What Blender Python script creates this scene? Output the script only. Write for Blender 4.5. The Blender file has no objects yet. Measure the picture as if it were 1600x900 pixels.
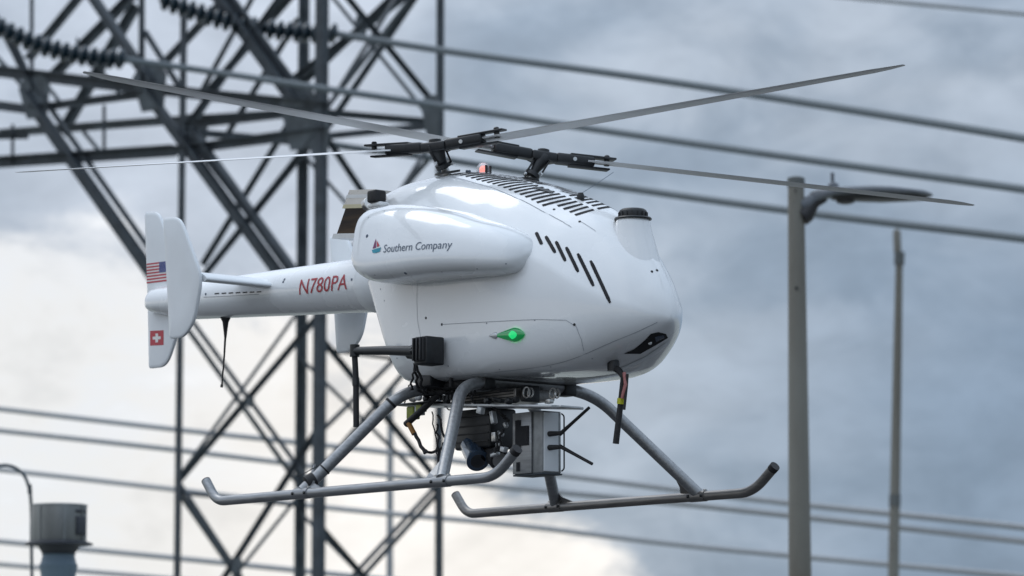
import bpy, bmesh, math, random
import numpy as np
from mathutils import Vector, Matrix
from mathutils.bvhtree import BVHTree
random.seed(7)
S = bpy.context.scene
COL = S.collection
PI = math.pi
R_ = math.radians

# ------------------------------------------------------------------ camera
CAM_Z = 1.7
PITCH = R_(7.166)
cd = bpy.data.cameras.new('camera')
cam = bpy.data.objects.new('camera', cd)
COL.objects.link(cam)
cam.location = (0, 0, CAM_Z)
cam.rotation_euler = (PI/2 + PITCH, 0, 0)
cd.sensor_width = 36.0
cd.lens = 5500/1600*36
cd.clip_start = 0.1
cd.clip_end = 20000
cd.dof.use_dof = True
cd.dof.focus_distance = 10.9
cd.dof.aperture_fstop = 5.6
S.camera = cam

# ------------------------------------------------------------------ world
W = bpy.data.worlds.new('World')
S.world = W
W.use_nodes = True
SUN_EL, SUN_AZ = R_(56), R_(310)     # azimuth clockwise from +Y
nt = W.node_tree
N = nt.nodes
L = nt.links
for n in list(N): N.remove(n)
def wn(t, **k):
    n = N.new(t)
    for a, b in k.items(): setattr(n, a, b)
    return n
def lk(a, b): L.new(a, b)
def mth(op, a=None, b=None, c=None, clamp=False):
    n = N.new('ShaderNodeMath'); n.operation = op; n.use_clamp = clamp
    for i, v in enumerate((a, b, c)):
        if v is None: continue
        if isinstance(v, (int, float)): n.inputs[i].default_value = v
        else: L.new(v, n.inputs[i])
    return n.outputs[0]
def noise(vec, scale, detail=4, rough=.5, dist=0):
    n = wn('ShaderNodeTexNoise'); n.inputs['Scale'].default_value = scale
    n.inputs['Detail'].default_value = detail; n.inputs['Roughness'].default_value = rough
    n.inputs['Distortion'].default_value = dist
    lk(vec, n.inputs['Vector']); return n.outputs['Fac']
def maprange(v, a, b, c=0, d=1, smooth=True):
    n = wn('ShaderNodeMapRange'); n.interpolation_type = 'SMOOTHSTEP' if smooth else 'LINEAR'
    lk(v, n.inputs['Value'])
    for k, x in zip(('From Min', 'From Max', 'To Min', 'To Max'), (a, b, c, d)): n.inputs[k].default_value = x
    return n.outputs[0]
def mixc(f, a, b):
    n = wn('ShaderNodeMix', data_type='RGBA')
    if isinstance(f, float): n.inputs[0].default_value = f
    else: lk(f, n.inputs[0])
    for s, v in ((6, a), (7, b)):
        if isinstance(v, tuple): n.inputs[s].default_value = (*v, 1)
        else: lk(v, n.inputs[s])
    return n.outputs[2]
tc = wn('ShaderNodeTexCoord')
vec = tc.outputs['Generated']
sep = wn('ShaderNodeSeparateXYZ'); lk(vec, sep.inputs[0])
sx, sy, sz = sep.outputs
sky = wn('ShaderNodeTexSky', sky_type='NISHITA', sun_disc=False)
sky.sun_elevation = SUN_EL; sky.sun_rotation = SUN_AZ
# streaky vector: clouds are wider than they are tall
mp = wn('ShaderNodeMapping'); lk(vec, mp.inputs[0]); mp.inputs['Scale'].default_value = (1, 1, 1.9)
mp.inputs['Rotation'].default_value = (0, R_(12), 0)
mv = mp.outputs[0]
n_big = noise(mv, 9, 3, .5, .3)
n_mid = noise(mv, 24, 6, .55, .4)
n_fine = noise(mv, 60, 5, .6, .3)
# grey-blue overcast layer
# elevation of the bank top falls from left to right
sxc = mth('MAXIMUM', mth('MINIMUM', sx, .16), -.22)
dd = mth('ADD', sxc, .036)
line = mth('SUBTRACT', mth('SUBTRACT', .113, mth('MULTIPLY', dd, .233)), mth('MULTIPLY', mth('MAXIMUM', dd, 0.0), .80))
dv = mth('SUBTRACT', line, sz)
bank = mth('ADD', dv, mth('MULTIPLY', mth('SUBTRACT', n_mid, .5), .075))
bank = mth('ADD', bank, mth('MULTIPLY', mth('SUBTRACT', n_fine, .5), .02))
bankm = maprange(bank, -.014, .010)
lowshade = mth('MULTIPLY', maprange(sx, -.03, -.12, .15, 1.0), maprange(mth('ADD', mth('MULTIPLY', n_mid, .7), mth('MULTIPLY', n_fine, .3)), .42, .60))
layer_a = mixc(maprange(mth('ADD', mth('MULTIPLY', n_big, .6), mth('MULTIPLY', n_mid, .4)), .40, .60), (3.30, 4.05, 5.05), (4.60, 5.25, 6.15))
rightdark = mth('MULTIPLY', maprange(sx, .01, .14), maprange(sz, .20, .08))
layer_b = mixc(mth('MULTIPLY', rightdark, .85), layer_a, (2.10, 2.95, 4.15))
pale = mth('MULTIPLY', maprange(sx, .0, -.055), maprange(sx, -.17, -.11, .55, 1.0))
layer_c = mixc(mth('MULTIPLY', pale, .80), layer_b, (6.1, 6.7, 7.7))
warm = mixc(maprange(sx, -.13, -.04), (9.3, 9.3, 9.3), (10.3, 9.9, 9.45))
bankc = mixc(mth('MULTIPLY', lowshade, .40), warm, (6.6, 7.1, 7.9))
clouds = mixc(bankm, layer_c, bankc)
# an overcast sky is brighter overhead than near the horizon
gain = maprange(sz, .17, .80, 1.0, 2.5, False)
tex = mth('ADD', mth('MULTIPLY', mth('SUBTRACT', n_mid, .5), .62), mth('MULTIPLY', mth('SUBTRACT', n_fine, .5), .26))
gain = mth('MULTIPLY', gain, mth('ADD', tex, 1.0))
vm = wn('ShaderNodeVectorMath', operation='SCALE'); lk(clouds, vm.inputs[0]); lk(gain, vm.inputs['Scale'])
thin = mixc(.93, sky.outputs[0], vm.outputs[0])
bg = wn('ShaderNodeBackground'); bg.inputs['Strength'].default_value = .1
lk(thin, bg.inputs['Color'])
wo = wn('ShaderNodeOutputWorld'); lk(bg.outputs[0], wo.inputs['Surface'])

sl = bpy.data.lights.new('sun', 'SUN')
sun = bpy.data.objects.new('sun', sl); COL.objects.link(sun)
sl.energy = .6; sl.angle = R_(30); sl.color = (1, .965, .92)
sd = Vector((math.sin(SUN_AZ)*math.cos(SUN_EL), math.cos(SUN_AZ)*math.cos(SUN_EL), math.sin(SUN_EL)))
sun.rotation_euler = sd.to_track_quat('Z', 'Y').to_euler()
sun.location = (0, 0, 30)
S.view_settings.view_transform = 'Standard'
S.view_settings.look = 'None'
S.view_settings.exposure = 0
S.view_settings.gamma = 1

# ------------------------------------------------------------------ materials
def mat(name, color, rough=.5, metal=0, var=.06, scale=30, bump=0, emit=None, estr=0, coat=0, alpha=None, col2=None, stretch=(1, 1, 1), trans=0, spec=None, rv=.1):
    m = bpy.data.materials.new(name); m.use_nodes = True
    t = m.node_tree; b = t.nodes['Principled BSDF']
    tcn = t.nodes.new('ShaderNodeTexCoord'); mpn = t.nodes.new('ShaderNodeMapping')
    mpn.inputs['Scale'].default_value = stretch
    t.links.new(tcn.outputs['Object'], mpn.inputs[0])
    nz = t.nodes.new('ShaderNodeTexNoise'); nz.inputs['Scale'].default_value = scale
    nz.inputs['Detail'].default_value = 6
    t.links.new(mpn.outputs[0], nz.inputs['Vector'])
    rp = t.nodes.new('ShaderNodeValToRGB')
    c2 = col2 or tuple(max(0, c*(1-var*2)) for c in color)
    rp.color_ramp.elements[0].position = .35; rp.color_ramp.elements[1].position = .68
    rp.color_ramp.elements[0].color = (*c2, 1); rp.color_ramp.elements[1].color = (*color, 1)
    t.links.new(nz.outputs['Fac'], rp.inputs[0]); t.links.new(rp.outputs[0], b.inputs['Base Color'])
    mr = t.nodes.new('ShaderNodeMapRange'); mr.inputs['To Min'].default_value = max(.02, rough*(1-rv*2)); mr.inputs['To Max'].default_value = min(1, rough*(1+rv*2))
    t.links.new(nz.outputs['Fac'], mr.inputs['Value']); t.links.new(mr.outputs[0], b.inputs['Roughness'])
    b.inputs['Metallic'].default_value = metal
    if coat:
        b.inputs['Coat Weight'].default_value = coat; b.inputs['Coat Roughness'].default_value = .05
    if emit:
        b.inputs['Emission Color'].default_value = (*emit, 1); b.inputs['Emission Strength'].default_value = estr
    if trans: b.inputs['Transmission Weight'].default_value = trans
    if spec is not None: b.inputs['Specular IOR Level'].default_value = spec
    if bump:
        bp = t.nodes.new('ShaderNodeBump'); bp.inputs['Strength'].default_value = bump; bp.inputs['Distance'].default_value = .01
        t.links.new(nz.outputs['Fac'], bp.inputs['Height']); t.links.new(bp.outputs[0], b.inputs['Normal'])
    return m
M = dict(
    white=mat('white_gloss_paint', (.80, .82, .83), .26, var=.03, scale=5, coat=1.0, rv=.2),
    white2=mat('white_satin_paint', (.76, .79, .81), .42, var=.03, scale=9, coat=.15),
    seam=mat('panel_gap', (.34, .36, .39), .7),
    black=mat('black_anodised', (.012, .014, .017), .42, var=.25, scale=60),
    rubber=mat('black_rubber', (.022, .022, .024), .65, var=.2, scale=90, bump=.1),
    slot=mat('painted_recess_dark', (.008, .009, .012), .8),  # flat near-black colour standing in for the shade inside openings
    tube=mat('grey_brushed_tube', (.34, .35, .36), .38, metal=.7, var=.12, scale=14, stretch=(1, 8, 8), bump=.03),
    tube2=mat('grey_bronze_tube', (.27, .26, .25), .38, metal=.75, var=.14, scale=14, stretch=(1, 8, 8), bump=.03),
    alu=mat('bare_aluminium', (.62, .64, .65), .35, metal=.55, var=.06, scale=40),
    steel=mat('brushed_steel', (.55, .54, .52), .28, metal=1, var=.1, scale=25),
    heat=mat('heat_stained_steel', (.060, .040, .024), .30, metal=.85, col2=(.016, .013, .012), scale=9, stretch=(.5, .5, 5)),
    box=mat('scuffed_grey_box', (.33, .345, .35), .45, metal=.5, col2=(.22, .23, .235), scale=30),
    straw=mat('straw_tinted_steel', (.50, .47, .33), .35, metal=.8, scale=20),
    red=mat('red_lettering', (.42, .035, .045), .4),
    flagred=mat('flag_red', (.48, .03, .05), .4), flagwhite=mat('flag_white', (.78, .76, .74), .4), flagblue=mat('flag_blue', (.022, .045, .22), .4),
    ink=mat('grey_lettering', (.10, .13, .18), .45),
    plum=mat('plum_emblem', (.20, .03, .12), .4), teal=mat('teal_emblem', (.01, .28, .38), .4), navy=mat('navy_emblem', (.02, .04, .20), .4),
    green=mat('green_lamp_lens', (.0, .16, .05), .12, emit=(.01, .45, .10), estr=.22, coat=1),
    greencore=mat('green_lamp_glow', (.2, .9, .4), .3, emit=(.22, 1, .38), estr=4),
    greenmid=mat('green_lamp_halo', (.0, .2, .08), .2, emit=(.02, .75, .20), estr=.8),  # not a reflector: added shell whose emission grades the lamp's glow
    redlamp=mat('red_lamp_glow', (.9, .3, .25), .3, emit=(1, .30, .24), estr=1.3),
    dome=mat('clear_dome', (.9, .9, .92), .05, trans=.9, coat=1),
    lens=mat('blue_camera_lens', (.035, .06, .10), .22, var=.1, coat=.5),
    glass=mat('dark_lens_glass', (.004, .005, .008), .05, coat=1),
    yellow=mat('yellow_tape', (.55, .55, .02), .5), olive=mat('olive_connector', (.28, .32, .05), .55, var=.2),
    orange=mat('orange_wire', (.35, .16, .03), .5), pink=mat('pink_wire', (.42, .16, .15), .5),
    blade=mat('grey_white_blade', (.72, .73, .74), .38, var=.06, scale=6, stretch=(.3, 1, 1)),
    tank=mat('translucent_fairing', (.66, .71, .75), .22, var=.03, scale=7, coat=.6),
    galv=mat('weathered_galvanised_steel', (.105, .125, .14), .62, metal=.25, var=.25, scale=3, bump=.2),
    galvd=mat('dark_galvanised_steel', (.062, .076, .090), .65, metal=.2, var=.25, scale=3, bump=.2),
    insul=mat('dark_teal_porcelain', (.012, .030, .045), .22, var=.2, scale=5, coat=.4),
    cable=mat('oxidised_conductor', (.14, .17, .19), .6, metal=.3, var=.15, scale=20),
    cablel=mat('pale_conductor', (.34, .36, .38), .6, metal=.3, var=.15, scale=20),
    pole=mat('weathered_steel_pole', (.20, .20, .18), .6, metal=.2, col2=(.13, .12, .10), scale=2.2, stretch=(1, 1, .25), bump=.15),
    polec=mat('pole_cap', (.10, .11, .11), .6),
    lamp=mat('grey_lamp_housing', (.12, .135, .155), .42, var=.12, scale=6),
    lampd=mat('black_lamp_underside', (.012, .012, .014), .5),
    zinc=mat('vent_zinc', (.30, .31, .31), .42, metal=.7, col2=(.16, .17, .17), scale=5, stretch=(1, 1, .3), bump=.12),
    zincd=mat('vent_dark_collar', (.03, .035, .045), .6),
    flue=mat('blue_grey_flue', (.14, .20, .25), .5, metal=.3, var=.12, scale=5),
    ground=mat('gravel_and_grass', (.35, .35, .32), .95, col2=(.21, .22, .18), scale=1.3, bump=.4),
    patch=mat('asphalt', (.055, .055, .058), .9, var=.2, scale=14, bump=.3),
)

# ------------------------------------------------------------------ mesh helpers
def link(name, me, m, parent=None, smooth=False):
    o = bpy.data.objects.new(name, me); COL.objects.link(o)
    if m is not None and not me.materials: me.materials.append(m)
    if smooth:
        me.polygons.foreach_set('use_smooth', [True]*len(me.polygons)); me.update()
    if parent: o.parent = parent
    return o
def mesh(name, vs, fs):
    me = bpy.data.meshes.new(name); me.from_pydata([tuple(v) for v in vs], [], fs); me.update()
    bm = bmesh.new(); bm.from_mesh(me); bmesh.ops.recalc_face_normals(bm, faces=bm.faces); bm.to_mesh(me); bm.free()
    return me
def part(name, vs, fs, m, parent, smooth=False):
    return link(name, mesh(name, vs, fs), m, parent, smooth)
def sharp(o, deg=35):
    me = o.data
    bm = bmesh.new(); bm.from_mesh(me)
    for e in bm.edges:
        if len(e.link_faces) == 2 and e.calc_face_angle(0) > R_(deg): e.smooth = False
    bm.to_mesh(me); bm.free()
    me.polygons.foreach_set('use_smooth', [True]*len(me.polygons))
    return o
def frame_path(pts):
    pts = [Vector(p) for p in pts]; T = []
    for i in range(len(pts)):
        a = pts[max(0, i-1)]; b = pts[min(len(pts)-1, i+1)]; T.append((b-a).normalized())
    up = Vector((0, 0, 1)) if abs(T[0].z) < .9 else Vector((0, 1, 0))
    n = T[0].cross(up).normalized(); fr = []
    for i, t in enumerate(T):
        n = (n - t*n.dot(t)).normalized(); fr.append((pts[i], t, n, t.cross(n)))
    return fr
def tube_geo(pts, rad, seg=12, cap=True):
    fr = frame_path(pts); vs, fs = [], []
    for i, (p, t, n, b) in enumerate(fr):
        r = rad[i] if isinstance(rad, (list, tuple)) else rad
        for k in range(seg):
            a = 2*PI*k/seg; vs.append(p + n*math.cos(a)*r + b*math.sin(a)*r)
    for i in range(len(fr)-1):
        for k in range(seg):
            fs.append((i*seg+k, i*seg+(k+1) % seg, (i+1)*seg+(k+1) % seg, (i+1)*seg+k))
    if cap:
        fs.append(tuple(range(seg))[::-1]); fs.append(tuple((len(fr)-1)*seg+k for k in range(seg)))
    return vs, fs
def tube(name, pts, rad, m, parent, seg=12, smooth=True):
    vs, fs = tube_geo(pts, rad, seg); o = part(name, vs, fs, m, parent)
    return sharp(o, 50) if smooth else o
def round_path(pts, r, n=7):
    """polyline with corners rounded"""
    P = [Vector(p) for p in pts]; out = [P[0]]
    for i in range(1, len(P)-1):
        rr = r[i-1] if isinstance(r, (list, tuple)) else r
        a = (P[i-1]-P[i]); b = (P[i+1]-P[i]); rr = min(rr, a.length*.48, b.length*.48)
        A = P[i]+a.normalized()*rr; B = P[i]+b.normalized()*rr
        for k in range(n+1):
            t = k/n; out.append(A*(1-t)**2+P[i]*2*t*(1-t)+B*t*t)
    out.append(P[-1]); return out
def box_geo(c, s, rot=None):
    c = Vector(c); vs = []
    for x in (-.5, .5):
        for y in (-.5, .5):
            for z in (-.5, .5):
                v = Vector((x*s[0], y*s[1], z*s[2]))
                if rot: v = rot @ v
                vs.append(c+v)
    fs = [(0, 1, 3, 2), (4, 6, 7, 5), (0, 4, 5, 1), (2, 3, 7, 6), (0, 2, 6, 4), (1, 5, 7, 3)]
    return vs, fs
def box(name, c, s, m, parent, bev=0.0, rot=None, seg=2):
    vs, fs = box_geo(c, s, rot); me = mesh(name, vs, fs)
    if bev:
        bm = bmesh.new(); bm.from_mesh(me)
        bmesh.ops.bevel(bm, geom=list(bm.edges), offset=bev, segments=seg, affect='EDGES', profile=.5)
        bm.to_mesh(me); bm.free()
    o = link(name, me, m, parent)
    if bev: sharp(o, 50)
    return o
def join_geo(items):
    V, F = [], []
    for vs, fs in items:
        b = len(V); V += list(vs); F += [tuple(i+b for i in f) for f in fs]
    return V, F
def lathe_geo(prof, seg=32, origin=(0, 0, 0), axis=(0, 0, 1)):
    """prof: (radius, height) list"""
    a = Vector(axis).normalized(); q = a.to_track_quat('Z', 'Y'); o = Vector(origin); vs, fs = [], []
    for r, h in prof:
        for k in range(seg):
            t = 2*PI*k/seg; vs.append(o + q @ Vector((r*math.cos(t), r*math.sin(t), h)))
    for i in range(len(prof)-1):
        for k in range(seg):
            fs.append((i*seg+k, i*seg+(k+1) % seg, (i+1)*seg+(k+1) % seg, (i+1)*seg+k))
    fs.append(tuple(range(seg))[::-1]); fs.append(tuple((len(prof)-1)*seg+k for k in range(seg)))
    return vs, fs
def lathe(name, prof, m, parent, origin=(0, 0, 0), axis=(0, 0, 1), seg=32):
    vs, fs = lathe_geo(prof, seg, origin, axis)
    return sharp(part(name, vs, fs, m, parent), 40)
def thing(name, label, cat, loc=(0, 0, 0), rz=0, group=None):
    o = bpy.data.objects.new(name, None); COL.objects.link(o)
    o.location = loc; o.rotation_euler = (0, 0, rz); o['label'] = label; o['category'] = cat
    if group: o['group'] = group
    return o
def tag(o, label, cat, group=None):
    o['label'] = label; o['category'] = cat
    if group: o['group'] = group
    return o
def pchip(xs, ys):
    xs = np.array(xs, float); ys = np.array(ys, float); h = np.diff(xs); d = np.diff(ys)/h
    m = np.zeros(len(xs)); m[0] = d[0]; m[-1] = d[-1]
    for i in range(1, len(xs)-1):
        if d[i-1]*d[i] > 0:
            w1 = 2*h[i]+h[i-1]; w2 = h[i]+2*h[i-1]; m[i] = (w1+w2)/(w1/d[i-1]+w2/d[i])
    def f(x):
        i = int(min(max(np.searchsorted(xs, x)-1, 0), len(xs)-2)); t = (x-xs[i])/h[i]
        return float((2*t**3-3*t*t+1)*ys[i]+(t**3-2*t*t+t)*h[i]*m[i]+(-2*t**3+3*t*t)*ys[i+1]+(t**3-t*t)*h[i]*m[i+1])
    return f
def spow(v, e): return math.copysign(abs(v)**e, v)
def bvh_of(*obs):
    V, F = [], []
    for o in obs:
        b = len(V); V += [v.co.copy() for v in o.data.vertices]; F += [tuple(i+b for i in p.vertices) for p in o.data.polygons]
    return BVHTree.FromPolygons(V, F)

# =================================================================== HELICOPTER
# the machine's own frame: x nose, y port (left), z up, metres; skids at z = 0
YAW = R_(-49.946)
CL = Vector((9.160, -7.023, -.728))          # where the photographer stands in that frame
Rz = Matrix.Rotation(YAW, 3, 'Z')
heli_loc = Vector((0, 0, CAM_Z)) - Rz @ CL
H = thing('helicopter', 'white uncrewed twin-rotor helicopter hovering with grey skids and a camera box slung below', 'drone', heli_loc, YAW)
_fw = Vector((-.7592, .6384, .1247)).normalized(); _r = Vector((.6434, .7655, -.0014)); _u = _r.cross(_fw)
def ray(px, py): return (_fw + _r*((px-800)/5500) - _u*((py-450)/5500)).normalized()
def onY(px, py, c):
    d = ray(px, py); return CL + d*((c-CL.y)/d.y)
def hit(bvh, px, py, off=.001):
    h = bvh.ray_cast(CL, ray(px, py))
    if h[0] is None: return None
    return h[0] + h[1]*off*(1 if h[1].dot(ray(px, py)) < 0 else -1)

# ---- fuselage shell
XS = [.38, .50, .70, .85, 1.0, 1.15, 1.22, 1.29, 1.35, 1.40, 1.45, 1.485, 1.51, 1.53, 1.54]
fW = pchip(XS, [.245, .262, .272, .273, .270, .258, .244, .222, .194, .165, .128, .093, .062, .030, .004])
fT = pchip(XS, [.985, 1.005, 1.015, .985, .945, .895, .868, .834, .788, .738, .682, .632, .586, .538, .500])
fB = pchip(XS, [.352, .348, .345, .343, .340, .338, .340, .350, .370, .390, .413, .433, .452, .469, .482])
fM = pchip(XS, [.68, .69, .70, .71, .71, .68, .655, .61, .57, .545, .525, .512, .50, .495, .489])
fN = pchip(XS, [5, 4.5, 3.4, 2.7, 2.3, 2.1, 2.0, 1.9, 1.85, 1.8, 1.8, 1.8, 1.9, 2.0, 2.0])
fL = pchip(XS, [8, 8, 8, 7.6, 7.0, 6.0, 5.2, 4.4, 3.7, 3.2, 2.8, 2.5, 2.2, 2.0, 2.0])
def shear(x): return .50*max(0, min(1, (1.0-x)/.62))
def ring(x, seg=72, inset=0, xo=None):
    w, t, b, m_ = fW(x)-inset, fT(x)-inset, fB(x)+inset, fM(x); out = []
    for k in range(seg):
        a = 2*PI*k/seg; c, s = math.cos(a), math.sin(a)
        n = fN(x) if s >= 0 else fL(x)
        y = w*spow(c, 2/n); z = m_ + (t-m_ if s >= 0 else m_-b)*spow(s, 2/n)
        wt = max(0, min(1, (x-.92)/.26))*max(0, min(1, (1.535-x)/.05))
        if s >= 0 and wt > 0:          # forward of the masts the flank meets the roof in a soft crease
            u = math.atan2(s, abs(c))/(PI/2); hh = t-m_
            k1 = .74-.10*wt; k2 = .95-.11*wt
            yb = w*((1-u)**2+2*k1*u*(1-u)); zb = m_*(1-u)**2+2*(m_+k2*hh)*u*(1-u)+t*u*u
            y = y*(1-wt)+math.copysign(yb, c if abs(c) > 1e-9 else 1)*wt*(1 if abs(c) > 1e-9 else 0); z = z*(1-wt)+zb*wt
        xx = x if xo is None else xo
        out.append(Vector((xx + shear(x)*(.66-z) if z < .66 else xx + .06*max(0, (z-.85)*2)*(1 if x < .6 else 0), y, z)))
    return out
def shell(name, rings, m, parent):
    seg = len(rings[0]); vs = [v for r in rings for v in r]; fs = []
    for i in range(len(rings)-1):
        for k in range(seg):
            fs.append((i*seg+k, i*seg+(k+1) % seg, (i+1)*seg+(k+1) % seg, (i+1)*seg+k))
    fs.append(tuple(range(seg))[::-1]); fs.append(tuple((len(rings)-1)*seg+k for k in range(seg)))
    return sharp(part(name, vs, fs, m, parent), 60)
rings = [ring(.38, inset=.05, xo=.372), ring(.38, inset=.025, xo=.373), ring(.38, inset=.008, xo=.380), ring(.39)]
x = .41
while x < 1.3: rings.append(ring(x)); x += .03
while x < 1.539: rings.append(ring(x)); x += .011
rings.append(ring(1.5395))
fus = shell('fuselage', rings, M['white'], H)
# ---- side pods (engine and fuel fairings)
PX = [.50+(v-.50)*.805 for v in (.50, .54, .60, .80, 1.0, 1.12, 1.22, 1.28, 1.315, 1.335, 1.345)]
pT = pchip(PX, [.890, .900, .902, .884, .848, .815, .788, .766, .746, .727, .705])
pB = pchip(PX, [.690, .668, .652, .645, .640, .637, .634, .636, .645, .662, .685])
pO = pchip(PX, [.400, .412, .420, .424, .416, .396, .366, .334, .306, .278, .250])
def pod(side):
    rs = []
    xs = [.500, .502, .507, .515]+[.53+.02*i for i in range(38)]
    xs += [1.29, 1.30, 1.31, 1.32, 1.33, 1.337, 1.342, 1.345]
    for i, x in enumerate(xs):
        x = .50+(x-.50)*.805
        ins = {0: .03, 1: .014, 2: .005}.get(i, 0)
        t, b, o = pT(x)-ins, pB(x)+ins, pO(x)-ins; m_ = b+(t-b)*.42; inner = .15; r = []
        for k in range(48):
            a = 2*PI*k/48; c, s = math.cos(a), math.sin(a); sq = max(0, min(1, (1.12-x)/.45)); n = 2.5+sq*(.9 if s < 0 else 1.5)
            hw = (o-inner)/2; y = inner+hw+hw*spow(c, 2/n)
            z = m_+(t-m_ if s >= 0 else m_-b)*spow(s, 2/n)
            lean = .035*(z-m_)/.15         # the top rolls inwards
            r.append(Vector((x + .10*(.80-z)*(1 if x < .6 else 0), side*(y-(lean if c > 0 else 0)), z)))
        rs.append(r)
    return shell('side_pod', rs, M['white'], H)
podR = pod(-1); podL = pod(1)
podL.location.x = 0
# fuselage + pod surfaces to lay markings on
B_all = bvh_of(fus, podR); B_f = bvh_of(fus); B_p = bvh_of(podR)

def strip(name, pts, w, bvh, m, parent, off=.0012, n=24, dirs=None):
    """a thin band laid on a surface along a picture-independent polyline of surface points"""
    P = []
    for a, b in zip(pts[:-1], pts[1:]):
        k = max(2, int(n*(Vector(b)-Vector(a)).length/.2))
        for i in range(k): P.append(Vector(a).lerp(Vector(b), i/k))
    P.append(Vector(pts[-1])); vs, fs = [], []
    for i, p in enumerate(P):
        l, nr, _, _ = bvh.find_nearest(p)
        t = (P[min(i+1, len(P)-1)]-P[max(i-1, 0)]).normalized()
        if nr.dot(l-Vector((.8, 0, .65))) < 0: nr = -nr
        s = t.cross(nr).normalized()
        for q in (-1, 1):
            e = p+s*q*w/2; l2, n2, _, _ = bvh.find_nearest(e)
            if n2.dot(nr) < 0: n2 = -n2
            vs.append(l2+n2*off)
    for i in range(len(P)-1): fs.append((2*i, 2*i+1, 2*i+3, 2*i+2))
    return part(name, vs, fs, m, parent)
def blob(name, c, r, bvh, m, parent, off=.0015, seg=14, flat=.25):
    l, nr, _, _ = bvh.find_nearest(Vector(c))
    if nr.dot(l-Vector((.8, 0, .65))) < 0: nr = -nr
    return lathe(name, [(r, -.001), (r, r*flat), (r*.7, r*flat*1.5)], m, parent, l, nr, seg)
# side slots, seen on the starboard nose flank, each a dark strip painting the shade of an opening, with its own slope
slots = [((837, 363), (846, 382)), ((852, 369), (867, 395)), ((868, 377), (883, 408)), ((884, 386), (903, 425)), ((902, 396), (927, 447)), ((922, 407), (953, 473))]
def slot_strip(p, q, side):
    A, Bq = hit(B_f, *p), hit(B_f, *q)
    if side > 0: A, Bq = Vector((A.x, -A.y, A.z)), Vector((Bq.x, -Bq.y, Bq.z))
    d = (Bq-A).normalized(); pts = []
    nseg = 10; vs, fs = [], []
    for i in range(nseg+1):
        c = A.lerp(Bq, i/nseg); l, nr, _, _ = B_f.find_nearest(c)
        if nr.dot(l-Vector((.8, 0, .65))) < 0: nr = -nr
        s = d.cross(nr).normalized(); w = .0053*(.62 if i in (0, nseg) else 1)
        for q_ in (-1, 1):
            l2, n2, _, _ = B_f.find_nearest(c+s*q_*w); n2 = n2 if n2.dot(nr) > 0 else -n2
            vs.append(l2+n2*.0012)
    for i in range(nseg): fs.append((2*i, 2*i+1, 2*i+3, 2*i+2))
    return part('side_slot', vs, fs, M['slot'], fus)
for s_ in (-1, 1):
    for p, q in slots: slot_strip(p, q, s_)
# seams
def hp(pts, bvh=None): return [hit(bvh or B_f, *p) for p in pts]
strip('panel_seam', hp([(690, 507), (760, 503), (840, 499), (884, 500), (900, 510), (908, 530), (912, 548)]), .0015, B_f, M['seam'], fus)
strip('panel_seam', hp([(652, 442), (651, 470), (652, 500), (660, 540)]), .0013, B_f, M['seam'], fus)
strip('panel_seam', hp([(905, 345), (910, 348), (918, 353), (930, 361)]), .0014, B_f, M['seam'], fus)
for p in [(665, 497), (690, 507), (897, 507), (905, 346), (1018, 424), (1026, 422), (865, 327)]:
    blob('screw', hit(B_f, *p), .0042, B_f, M['black'], fus)
for p in [(573, 369), (633, 427)]: blob('screw', hit(B_p, *p), .0055 if p[0] < 600 else .005, B_p, M['ink'], podR)
# small fasteners along the hatch, the pod's lower edge and the boom collar
for p in [(600, 470), (594, 452), (700, 572), (780, 577), (860, 573), (925, 560), (760, 505), (835, 500), (620, 560)]:
    h = hit(B_f, *p)
    if h: blob('rivet', h, .0026, B_f, M['seam'], fus)
for p in [(585, 430), (690, 425), (745, 420), (790, 412), (575, 340), (600, 330)]:
    h = hit(B_p, *p)
    if h: blob('rivet', h, .0026, B_p, M['seam'], podR)
# joint line between hull and belly pan
def belly():
    pts = []
    for x in [1.52-.02*i for i in range(52)]:
        if x < .5: break
        b = fB(x); pts.append(Vector((x+shear(x)*(.66-b)*0, -fW(x)*.80, b+.010)))
    strip('belly_seam', pts, .0022, B_f, M['seam'], fus, n=8)
belly()

# chin sensor window
def poly_on(name, pix, bvh, m, parent, off=.0015, mirror=False, sub=6):
    C2 = Vector((sum(p[0] for p in pix)/len(pix), sum(p[1] for p in pix)/len(pix)))
    vs = [hit(bvh, C2.x, C2.y, off)]; fs = []; n = len(pix)
    for j in range(1, sub+1):
        for p in pix:
            q = C2.lerp(Vector(p), j/sub); vs.append(hit(bvh, q.x, q.y, off))
    for k in range(n):
        fs.append((0, 1+k, 1+(k+1) % n))
        for j in range(sub-1): fs.append((1+j*n+k, 1+(j+1)*n+k, 1+(j+1)*n+(k+1) % n, 1+j*n+(k+1) % n))
    if any(v is None for v in vs): print('MISS', name); return None
    return part(name, vs, fs, m, parent)
win = poly_on('sensor_window', [(974, 552), (990, 545), (1008, 530), (1016, 521), (1028, 518), (1040, 521), (1043, 527), (1030, 535), (1016, 543), (1000, 552)], B_f, M['slot'], fus)
def sens():
    c = hit(B_f, 1015, 535); lathe('sensor_lens', [(.006, 0), (.006, .003), (.003, .004)], M['alu'], win or fus, c, -ray(1015, 535), 14)
    poly_on('sensor_glass', [(1022, 525), (1036, 522), (1038, 526), (1024, 533)], B_f, M['lens'], win or fus, off=.003, sub=3)
sens()
# the lighter chin strip beside it
poly_on('chin_strip', [(962, 577), (1000, 560), (1036, 541), (1046, 530), (1043, 538), (1020, 556), (990, 570), (965, 580)], B_f, M['white2'], fus, off=.0022, sub=4)

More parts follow.
